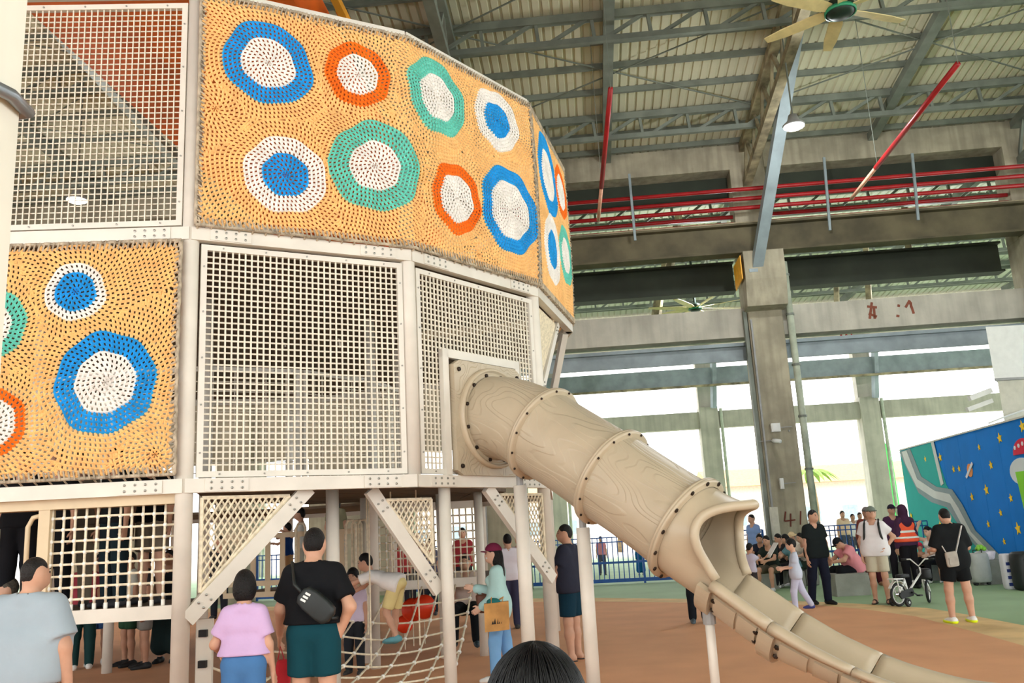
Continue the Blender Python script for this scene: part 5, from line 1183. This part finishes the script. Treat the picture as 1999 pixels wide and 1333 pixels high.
for x0, x1, h_ in ((-.45, -.25, .26), (-.27, -.08, .44), (0, .1, .40), (.12, .22, .18), (.3, .36, .14)):
    q.prism([pc + ex * x0 + Vector((0, -.0515, 0)) - ez * .5, pc + ex * x1 + Vector((0, -.0515, 0)) - ez * .5, pc + ex * ((x0 + x1) / 2 + .03) + Vector((0, -.0515, 0)) - ez * (.5 - h_)], (0, -.002, 0))
q.build('black_print', mat('print_black', (24, 22, 20), .7, 0, 0), t)
q = MB()
for y in (-.045, .045): q.tube([pc + ex * -.4 + Vector((0, y, .148)), pc + Vector((-.05, y, .2)), wl + Vector((.02, y * .3, -.02)), pc + Vector((.08, y, .2)), pc + ex * .5 + Vector((0, y, .148))], .006, 5)
q.build('handle', kr, t)
q = MB(); q.ball(pc + Vector((-.03, 0, .155)), .06, 10, 6, (1.3, .7, .7)); q.build('teal_contents', mat('teal_cloth', (22, 104, 104), .8), t, True)
wr = b['J'][1]['W']; t = thing('handbag', 'dark brown leather handbag in front of the woman in the cap', 'bag', wr); hb = at(944, 1178, wr.y - .1)
rbox(hb, (.07, .03, 0), (-.02, .05, 0), (-.015, 0, .1)).build('bag_body', mat('brown_leather', (104, 60, 44), .5, 0, .12), t, True)
q = MB(); q.tube([hb + Vector((-.05, 0, .09)), wr + Vector((-.01, 0, -.03)), hb + Vector((.05, 0, .09))], .008, 6); q.build('handle', mat('brown_leather', (104, 60, 44)), t)
b = NEAR['neon']; t = thing('crossbody_bag', 'small grey crossbody bag with white strap on the neon-shoed man', 'bag', b['U'](0, -.2, 1))
R = b['R']; c = b['U'](-.12, -.2, .93); rbox(c, R @ Vector((.088, 0, .008)), R @ Vector((0, .03, 0)), R @ Vector((-.006, 0, .105))).build('bag_body', mat('grey_canvas', (168, 160, 150), .8, 0, .1), t, True)
q = MB(); q.obox(c + R @ Vector((0, -.034, -.03)), R @ Vector((.06, 0, 0)), R @ Vector((0, .006, 0)), R @ Vector((0, 0, .045))); q.build('front_pocket', mat('grey_canvas', (168, 160, 150)), t)
q = MB(); q.bar(c + R @ Vector((.07, .0, .09)), b['U'](.125, -.15, 1.40), .006, .034, R @ Vector((0, 1, 0))); q.bar(c + R @ Vector((-.07, 0, .09)), b['U'](-.2, -.12, 1.12), .006, .02, R @ Vector((0, 1, 0))); q.build('strap', M['white'], t)
b = NEAR['pack']; t = thing('backpack', 'black backpack on the back of the white tee man', 'bag', b['U'](0, -.2, 1.2)); R = b['R']; c = b['U'](0, -.21, 1.14)
rbox(c, R @ Vector((.15, 0, 0)), R @ Vector((0, .08, 0)), R @ Vector((0, 0, .22))).build('bag_body', mat('black_nylon', (28, 34, 34)), t, True)
for sx in (-1, 1): q = MB(); q.tube([b['U'](.11 * sx, -.13, 1.34), b['U'](.115 * sx, -.02, 1.45), b['U'](.12 * sx, .11, 1.36), b['U'](.135 * sx, .135, 1.2), b['U'](.16 * sx, .08, 1.06), b['U'](.14 * sx, -.12, 1.0)], .02, 6); q.build('strap', mat('black_nylon', (28, 34, 34)), t, True)
c = LAV['J'][1]['W'] + Vector((.12, -.02, .12)); q = MB(); q.obox(c, Vector((.1, 0, .14)), Vector((-.02, .09, 0)), Vector((.004, 0, -.003)) * 1.2); tag(q.build('card_sheet', M['white'], None), 'large white sheet of card held up beside the slide mouth', 'card')
# concrete seats
def seat(px, py, wd, dp, h_, label, rz_=0.0):
    p = ground(px, py); t = thing('concrete_block', label, 'seat', (p.x, p.y, 0), 'concrete block seats'); c_, s_ = math.cos(rz_), math.sin(rz_); e = Vector((c_, s_, 0)); f = Vector((-s_, c_, 0)); o = Vector((p.x, p.y, 0)) + f * dp / 2
    pts = [o + e * a * wd / 2 + f * b_ * dp / 2 for a, b_ in ((-.94, -1), (.94, -1), (1, -.9), (1, .9), (.94, 1), (-.94, 1), (-1, .9), (-1, -.9))]
    MB().prism(pts, (0, 0, h_ - .05)).build('block_body', M['block'], t); MB().prism([o + (p_ - o) * .97 + Vector((0, 0, h_ - .05)) for p_ in pts], (0, 0, .05)).build('block_top', M['block'], t)
seat(1668, 1163, .72, .8, .43, 'grey concrete block seat under the man in the pink tee')
seat(1838, 1133, 1.5, .8, .43, 'long concrete block seat under the woman with the ponytail', -.1)
seat(1770, 1118, .9, .7, .42, 'concrete block seat behind the white child bicycle')
seat(1955, 1140, .75, .8, .50, 'concrete block seat right of the grey suitcase')
for i_, (px, Y) in enumerate(((1536, 22.0), (1552, 21.0), (1560, 23.2), (1579, 21.6), (1488, 23.0))):
    p = at(px, 1092, Y); t = thing('concrete_stool', 'low concrete stool under ' + ('the man under the painted number', 'the seated woman in grey-blue', 'the person in the bucket hat', 'the seated man in cream tee', 'the seated man in navy')[i_], 'stool', (p.x, p.y, 0), 'concrete block seats')
    rbox((p.x, p.y, .19), (.17, 0, 0), (0, .17, 0), (0, 0, .19)).build('block', M['block'], t)
seat(1507, 1150, .4, .36, .38, 'concrete block seat left of the column under the dark green man')
# child bicycle
bk = thing('kids_bicycle', 'white child bicycle with training wheels standing on the green floor', 'bicycle', tuple(ground(1795, 1178)))
A = ground(1757, 1184); B_ = ground(1833, 1174); e = (B_ - A); e.z = 0; WB = e.length; e.normalize(); f = Vector((-e.y, e.x, 0)); A.z = 0
WB = min(WB, .78); RW = .2
bp = lambda x, z, y=0: A + e * x + f * y + Vector((0, 0, z))
def wheel(x, R_, dirn, name='wheel', y=0, tm=M['black'], rm=M['white'], tw_=.024):
    q = MB(); n = 28; side = f if dirn is None else dirn; dr = Vector((-side.y, side.x, 0)); o_ = bp(x, R_, y)
    pts = [o_ + dr * (R_ - tw_) * math.cos(2 * math.pi * k / n) + Vector((0, 0, (R_ - tw_) * math.sin(2 * math.pi * k / n))) for k in range(n)]
    q.tube(pts, tw_, 8, True); o = q.build(name, tm, bk, True)
    q = MB(); q.tube([o_ + (p - o_) * .84 for p in pts], tw_ * .55, 6, True); q.build('rim', rm, o, True)
    q = MB()
    for k in range(0, n, 2): q.bar(o_, o_ + (pts[k] - o_) * .84, .005, .005)
    q.cyl(o_ - side * .03, o_ + side * .03, .025, 8); q.build('spokes', M['chrome'], o)
fd = (f * .86 - e * .5).normalized()
wheel(0, RW, None); wheel(WB, RW, fd); wheel(.02, .075, None, 'training_wheel', -.16); wheel(.02, .075, None, 'training_wheel', .16)
q = MB()
for a, c_ in (((.0, RW), (.26, .22)), ((.0, RW), (.2, .42)), ((.26, .22), (.2, .46)), ((.26, .22), (WB - .12, .52)), ((.2, .40), (.0, RW))): q.cyl(bp(*a), bp(*c_), .018, 8)
q.build('frame', M['white'], bk, True)
q = MB(); q.tube([bp(WB - .13, .62), bp(WB - .10, .46), bp(WB - .03, .3, .05), bp(WB, RW, .05)], .014, 8); q.tube([bp(WB - .10, .46), bp(WB - .03, .3, -.05), bp(WB, RW, -.05)], .014, 8); q.build('fork', M['white'], bk, True)
q = MB(); hd_ = (f * .86 - e * .5).normalized(); hc_ = bp(WB - .15, .64); q.tube([hc_ - hd_ * .24 + Vector((0, 0, .12)), hc_ - hd_ * .12 + Vector((0, 0, .12)), hc_, hc_ + hd_ * .12 + Vector((0, 0, .12)), hc_ + hd_ * .24 + Vector((0, 0, .12))], .013, 8); hb_ = q.build('handlebar', M['white'], bk, True)
q = MB()
for s in (-1, 1): q.cyl(hc_ + hd_ * s * .18 + Vector((0, 0, .12)), hc_ + hd_ * s * .27 + Vector((0, 0, .12)), .019, 8)
q.build('grip', M['black'], hb_, True)
rbox(bp(.17, .5), e * .13, f * .07, Vector((0, 0, .03))).build('saddle', M['black'], bk, True)
q = MB(); q.prism([bp(-.0, .13, -.04), bp(.3, .16, -.04), bp(.33, .22, -.04), bp(.3, .29, -.04), bp(-.0, .25, -.04), bp(-.05, .19, -.04)], -f * .03); q.build('chain_guard', M['black'], bk)
q = MB(); q.bar(bp(-.14, .47), bp(.1, .46), .14, .02); q.cyl(bp(-.0, RW, -.05), bp(-.05, .46, -.05), .01, 6); q.cyl(bp(0, RW, .05), bp(-.05, .46, .05), .01, 6); q.build('carrier', M['white'], bk)
q = MB()
for x in (0,):
    for k in range(10):
        a0, a1 = math.radians(20 + 13 * k), math.radians(33 + 13 * k); q.bar(bp(.23 * math.cos(a0), RW + .23 * math.sin(a0)), bp(.23 * math.cos(a1), RW + .23 * math.sin(a1)), .06, .008)
q.build('mudguard', M['white'], bk)
rbox(bp(WB - .03, .5), e * .09, f * .11, Vector((0, 0, .09))).build('front_basket', M['black'], bk, True)
q = MB(); q.cyl(bp(.26, .22, -.1), bp(.26, .22, .1), .015, 8); q.bar(bp(.26, .22, -.1), bp(.36, .17, -.1), .015, .02); q.obox(bp(.37, .165, -.14), e * .04, f * .035, Vector((0, 0, .012))); q.build('pedal', M['black'], bk)
# luggage by the mural
p = ground(1918, 1142); t = thing('suitcase', 'grey hard-shell suitcase standing behind the neon-shoed man', 'suitcase', tuple(p)); s_ = M['grey']
rbox((p.x, p.y, .36), (.2, 0, 0), (0, .13, 0), (0, 0, .3)).build('shell', mat('suitcase_grey', (178, 182, 178), .45, 0, .05), t, True)
q = MB(); q.tube([(p.x - .09, p.y, .66), (p.x - .09, p.y, .72), (p.x + .09, p.y, .72), (p.x + .09, p.y, .66)], .012, 6); q.build('handle', M['black'], t)
for s in (-1, 1): q = MB(); q.cyl((p.x + .13 * s, p.y - .05, .035), (p.x + .13 * s, p.y + .05, .035), .035, 10); q.build('caster', M['black'], t)
p = ground(1948, 1142); q = rbox((p.x, p.y + .35, .59), (.2, 0, 0), (0, .14, 0), (.03, 0, .09)); tag(q.build('plastic_bag', mat('white_plastic_bag', (232, 222, 230), .4, 0, .1, 9, .5, 12), None, True), 'crumpled white plastic bag lying on the right concrete seat', 'bag')
q = MB(); c = ground(1931, 1142) + Vector((0, .1, .74))
for i in range(7): a = i * .9; q.ball(c + Vector((.07 * math.cos(a), .05 * math.sin(a), .02 * (i % 3))), .05, 7, 5)
tag(q.build('green_bag', mat('lime_plastic', (140, 206, 70), .5, 0, .1), None, True), 'small lime green bag resting on top of the grey suitcase', 'bag')
p = ground(1973, 1150); t = thing('tote_bag', 'blue and white patterned tote bag standing at the right edge', 'bag', tuple(p))
rbox((p.x, p.y, .34), (.1, 0, 0), (0, .12, 0), (0, 0, .34)).build('bag_body', mat('white_blue_print', (226, 226, 236), .7, 0, 0), t, True)
for i in range(4): q = MB(); q.obox((p.x, p.y - .123, .1 + .13 * i), (.075, 0, 0), (0, .004, 0), (0, 0, .03)); q.build('blue_mark', mat('tote_blue', (50, 66, 140), .7), t)
p = ground(2000, 1152); t = thing('duffel_bag', 'black duffel bag stacked at the right edge beside the tote', 'bag', tuple(p))
rbox((p.x + .15, p.y, .36), (.3, 0, 0), (0, .22, 0), (0, 0, .36)).build('bag_body', mat('black_nylon', (28, 34, 34)), t, True)
q = MB(); q.tube([(p.x - .02, p.y - .225, .6), (p.x + .0, p.y - .24, .35), (p.x + .3, p.y - .24, .3), (p.x + .32, p.y - .225, .6)], .014, 6); q.build('handle', mat('dark_teal_strap', (30, 70, 66), .7), t, True)
# blue fence between the columns
def fence(A, B, h_, label, n):
    A, B = Vector(A), Vector(B); A.z = B.z = 0; t = thing('blue_fence', label, 'fence', tuple(A)); d = B - A
    for z, w_ in ((.10, .1), (.46 * h_, .06), (h_ * .9, .03), (h_, .03)): q = MB(); q.bar(up(A, z), up(B, z), .05, w_); q.build('rail', M['blue'], t)
    for i in range(n + 1):
        p = A + d * i / n; q = MB(); wd = .06 if i % 12 == 0 else .026; q.bar(up(p, .0 if i % 12 == 0 else .1), up(p, h_), wd, wd); q.build('fence_bar', M['blue'], t)
fence(wp(-7.0, 0.1, 0), wp(-.2, 0.1, 0), 1.3, 'blue steel bar fence seen under the tube slide', 48)
fence(wp(1.4, -.1, 0), wp(4.4, -.1, 0), 1.3, 'blue steel bar fence behind the crowd right of the column', 20)
fence(wp(-15.0, -.1, 0), wp(-8.6, -.1, 0), 1.3, 'blue steel bar fence behind the tower legs', 44)
# mural board along the right side
mA, mB = Vector((12.12, 28.0, 0)), Vector((10.9, 17.1, 0)); me_ = (mB - mA).normalized(); mn = Vector((me_.y, -me_.x, 0)); mL = (mB - mA).length; mh = 3.47
if mn.x > 0: mn = -mn
mp_ = lambda u, z, d=0: up(mA, z) + me_ * u + mn * d
mu = thing('mural_board', 'blue painted mural board with yellow stars, planet and grey road', 'mural', tuple(mA))
mc = lambda n_, c: mat('mural_' + n_, c, .75, 0, .03, 2, spec=.08)
def flat(pts, d, name, m): return MB().prism([mp_(u, z, d) for u, z in pts], mn * .012).build(name, m, mu)
def mpx(px, py): u, z = onpl(px, py, mA, mB); return u, z
for i in range(9): q = MB(); q.prism([mp_(mL * i / 9 + .004, 0), mp_(mL * (i + 1) / 9 - .004, 0), mp_(mL * (i + 1) / 9 - .004, mh), mp_(mL * i / 9 + .004, mh)], -mn * .05); q.build('board_panel', mc('blue', (14, 122, 210)), mu)
q = MB(); q.bar(mp_(0, mh + .02), mp_(mL, mh + .02), .07, .04); q.build('top_trim', M['beige'], mu)
tp = lambda L: [mpx(*p) for p in L]
flat([(0.01, .0), (0.01, mh - .01), tp([(1821, 862)])[0][0:1] + (mh - .01,), *tp([(1848, 946), (1880, 1000), (1900, 1045), (1925, 1082)]), (mpx(1950, 1100)[0], .0)], .001, 'green_field', mc('teal', (48, 164, 156)))
road_o = [(1757, 882), (1778, 876), (1800, 930), (1830, 950), (1860, 955), (1880, 985), (1905, 1035), (1960, 1090), (1935, 1098), (1880, 1035), (1850, 990), (1820, 980), (1795, 962), (1772, 915)]
flat(tp(road_o), .014, 'grey_road', mc('road_grey', (140, 154, 156)))
road_i = [(1763, 882), (1772, 879), (1793, 935), (1828, 958), (1856, 964), (1874, 992), (1898, 1038), (1948, 1092), (1940, 1094), (1884, 1030), (1858, 982), (1826, 972), (1792, 950), (1770, 905)]
flat(tp(road_i), .028, 'white_road', mc('road_white', (206, 208, 204)))
flat(tp([(1819, 862), (1824, 861), (1844, 944), (1839, 948)]), .02, 'white_divider', mc('road_white', (206, 208, 204)))
for px, py, r in ((1853, 855, .1), (1912, 873, .08), (1952, 855, .13), (1873, 915, .09), (1836, 893, .13), (1807, 896, .1), (1862, 916, .1), (1935, 908, .11), (1898, 970, .11), (1926, 956, .14), (1974, 972, .10), (1954, 1001, .09), (1930, 1023, .09), (1988, 1032, .15), (1961, 1057, .08), (1781, 1006, .09), (1836, 1024, .12), (1996, 832, .14)):
    u, z = mpx(px, py); pts = []
    for k in range(10): a = math.pi / 2 + math.pi * k / 5 + .15; rr = r * (1 if k % 2 == 0 else .45); pts.append((u + rr * math.cos(a), z + rr * math.sin(a)))
    if 0.15 < u < mL - .1 and .12 < z < mh - .1: flat(pts, .002 if u > 1.9 else .03, 'star', mc('star', (250, 206, 50)))
u, z = mpx(1894, 918); flat([(u + .17 * math.cos(a * math.pi / 8), z + .17 * math.sin(a * math.pi / 8)) for a in range(16)], .003, 'planet', mc('planet', (236, 150, 90)))
flat([(u - .3, z - .14), (u - .24, z - .2), (u + .3, z + .14), (u + .24, z + .2)], .018, 'planet_ring', mc('ring', (226, 226, 230)))
u, z = mpx(1996, 918); arc = [(u + .62 * math.cos(math.radians(a)), z - .02 + .3 * math.sin(math.radians(a))) for a in range(0, 360, 15)]
flat(arc, .004, 'saucer_rim', mc('saucer', (214, 220, 220)))
u2, z2 = mpx(2000, 880); flat([(u2 + .52 * math.cos(math.radians(a)), z2 - .06 + .34 * math.sin(math.radians(a))) for a in range(0, 181, 12)], .018, 'red_dome', mc('dome', (214, 52, 74)))
for k in range(4): flat([(u2 - .36 + .2 * k + .05 * math.cos(a * 1.05), z2 + .1 + .03 * k + .05 * math.sin(a * 1.05)) for a in range(6)], .032, 'white_spot', mc('ring', (226, 226, 230)))
u3, z3 = mpx(2003, 975); flat([(u3 - .2, z3 + .62), (u3 + .3, z3 + .62), (u3 + .45, z3 - 1.1), (u3 + .05, z3 - 1.1)], .032, 'green_beam', mc('beam', (140, 214, 60)))
# white booth behind the mural
b0 = at(1924, 638, 21); bx_ = b0.x; bt = thing('white_booth', 'white and beige site booth standing behind the mural at the right', 'booth', (bx_, 21, 0)); zs = at(1932, 742, 21).z
plan = lambda dx, z: [(bx_ + dx, 21, z), (bx_ + 5, 21, z), (bx_ + 6.4, 23.6, z), (bx_ + 1.75 + dx, 23.6, z)]
MB().prism(plan(0, zs), (0, 0, b0.z - zs)).build('upper_wall', M['white'], bt); MB().prism(plan(.06, 0), (0, 0, zs - .01)).build('lower_wall', M['beige'], bt)
q = MB(); q.obox((bx_ + .9, 20.97, zs), (.9, 0, 0), (0, .03, 0), (0, 0, .03)); q.build('ledge', M['grey'], bt)
q = MB(); q.tube([at(1930, 826, 20.9), at(1965, 812, 20.9), at(1999, 800, 20.9)], .022, 6); q.build('conduit', M['white'], bt)
q = MB(); q.bar(at(1892, 778, 21.2), at(1934, 762, 21.2), .14, .12); q.bar(at(1888, 800, 21.2), at(1936, 782, 21.2), .12, .1); q.build('duct', M['white'], bt)
# orange discs and cushions in the play zone
def disc(px, py, Y, r, label):
    p = at(px, py, Y); t = thing('climbing_disc', label, 'play disc', tuple(p)); q = MB(); q.lathe(p, (.35, -.93, .1), [(-.04, 0), (-.04, r * .9), (0, r), (.04, r * .9), (.05, 0)], 24); q.build('disc', mat('orange_red_plastic', (238, 66, 30), .4, 0, .05), t, True)
    q = MB(); q.tube([p, up(p, ZB + .1)], .008, 5); q.build('hanging_cord', M['rope'], t); q = MB(); q.tube([p, up(p, max(.02, p.z - .5))], .008, 5); q.build('lower_cord', M['rope'], t)
disc(806, 1190, 13.2, .17, 'orange-red disc hanging on a cord left of the slim tower leg'); disc(828, 1184, 12.9, .17, 'orange-red disc hanging on a cord right of the slim tower leg'); disc(790, 1218, 13.4, .13, 'lowest orange-red disc, nearest the climbing boy')
# pushchair seen between the legs
p = ground(1015, 1150); t = thing('pushchair', 'dark pushchair parked on the green floor beyond the woman in the cap', 'pushchair', tuple(p)); o_ = Vector((p.x, p.y, 0))
rbox(o_ + Vector((0, 0, .55)), (.2, 0, 0), (0, .25, 0), (0, 0, .2)).build('seat', mat('black_nylon', (28, 34, 34)), t, True); rbox(o_ + Vector((.05, 0, .85)), (.2, 0, 0), (0, .25, 0), (.05, 0, .14)).build('canopy', mat('grey_cloth', (190, 190, 184), .8), t, True)
for sx in (-.25, .25):
    q = MB(); q.tube([o_ + Vector((sx + .1 * math.cos(a * .55), -.2, .1 + .1 * math.sin(a * .55))) for a in range(12)], .022, 6, True); q.build('wheel', M['black'], t, True)
q = MB(); q.tube([o_ + Vector((-.25, -.2, .1)), o_ + Vector((.1, -.2, .6)), o_ + Vector((.32, -.2, 1.0))], .014, 6); q.tube([o_ + Vector((.25, -.2, .1)), o_ + Vector((-.05, -.2, .6))], .014, 6); q.build('frame', M['grey'], t, True)
# outside: palms, banner, low buildings beyond the open side
def palm(px, Y, h_, label):
    p = at(px, 1000, Y); t = thing('palm_tree', label, 'tree', (p.x, p.y, 0)); q = MB(); q.tube([(p.x, p.y, 0), (p.x + .15, p.y, h_ * .5), (p.x, p.y, h_)], [.2, .15, .12], 8); q.build('trunk', mat('palm_trunk', (150, 130, 100), .9, 0, .2), t, True)
    for k in range(13):
        a = 2 * math.pi * k / 13; d = Vector((math.cos(a), math.sin(a), 0)); s = Vector((-d.y, d.x, 0)); q = MB(); v = []
        for i in range(6): x = i / 5; c = Vector((p.x, p.y, h_)) + d * 1.9 * x + Vector((0, 0, .7 * x - 1.5 * x * x)); w_ = .22 * math.sin(math.pi * min(1, x * .9 + .08)); v += [c - s * w_ - Vector((0, 0, w_ * .5)), c, c + s * w_ - Vector((0, 0, w_ * .5))]
        q.add(v, [f_ for i in range(5) for f_ in ((3 * i, 3 * i + 1, 3 * i + 4, 3 * i + 3), (3 * i + 1, 3 * i + 2, 3 * i + 5, 3 * i + 4))]); q.build('frond', mat('palm_leaf', (120, 160, 60), .6, 0, .15), t)
palm(1205, 56, 3.6, 'palm tree outside beyond the blue fence under the slide'); palm(1592, 60, 4.6, 'palm tree outside just right of the numbered column')
p = at(1745, 980, 52); q = MB(); q.prism([(p.x - .45, p.y, 0), (p.x + .35, p.y, 0), (p.x + .25, p.y, 5.4), (p.x - .1, p.y, 5.6)], (0, .06, 0)); tag(q.build('feather_banner', mat('banner_green', (70, 214, 96), .6), None), 'bright green feather banner outside left of the mural', 'banner')
def shed(x0, x1, Y, h_, label, n):
    t = thing('outdoor_building', label, 'building', (x0, Y, 0)); q = MB(); q.box(x0, x1, Y, Y + 8, 0, h_); q.build('wall', mat('pale_outdoor_wall', (226, 218, 204), .9, 0, .05), t)  # wall has one pale colour of its own
    q = MB(); q.prism([(x0 - .6, Y - .8, h_), (x0 - .6, Y + 4, h_ + 1.6), (x0 - .6, Y + 8.6, h_)], (x1 - x0 + 1.2, 0, 0)); q.build('roof', mat('tan_roof', (206, 160, 110), .8, 0, .1), t)
    for i in range(n):
        x = x0 + (x1 - x0) * (i + .5) / n; q = MB(); q.box(x - .7, x + .7, Y - .04, Y, 1.0, 2.4); w_ = q.build('window', M['white'], t); q = MB(); q.box(x - .6, x + .6, Y - .06, Y - .03, 1.1, 2.3); q.build('pane', mat('far_pane', (150, 170, 180), .2), w_)
shed(16, 34, 72, 4.2, 'pale low building with tan roof outside at the right', 6); shed(-14, 6, 80, 4.4, 'pale low building with tan roof outside beyond the tower legs', 6)
# red conduit bends on the far row at the right
q = MB()
for i in range(3): z = 9.4 + .35 * i; q.tube([wp(8.0 + .25 * i, -17.9, 10.6), wp(8.0 + .25 * i, -17.9, z), wp(9.6, -17.9, z + .1)], .06, 8)
tag(q.build('red_pipe_bends', M['red'], None, True), 'cluster of red pipe bends high beside the white booth', 'pipe')
q = MB(); q.tube([wp(-20, -17.9, 9.75), wp(8.4, -17.9, 9.75)], .05, 6); tag(q.build('red_pipe', M['red'], None, True), 'thin red pipe far behind, above the second row girder', 'pipe')
# red brush marks on the tie beam right of the middle column
q = MB(); rm_ = mat('rust_brush_paint', (132, 76, 58), .9)
for (x0, y0, x1, y1) in ((1693, 598, 1712, 600), (1702, 590, 1698, 622), (1696, 612, 1712, 618), (1706, 600, 1708, 622), (1768, 600, 1776, 586), (1776, 588, 1784, 612), (1778, 590, 1779, 600), (1752, 596, 1757, 597), (1750, 616, 1756, 617)):
    a, c = onpl(x0, y0, wp(0, .31, 0), wp(1, .31, 0)), onpl(x1, y1, wp(0, .31, 0), wp(1, .31, 0)); q.bar(wp(a[0], .305, a[1]), wp(c[0], .305, c[1]), .006, .07, NW.cross(Vector((c[0] - a[0], 0, c[1] - a[1])).normalized()) if abs(c[0] - a[0]) > 1e-3 else EW)
q.build('brush_marks', rm_, min([o for o in COL.objects if o.name.startswith('tie_beam')], key=lambda o: (sum((Vector(v.co) for v in o.data.vertices), Vector()) / 8 - wp(4.5, 0, 7.3)).length))
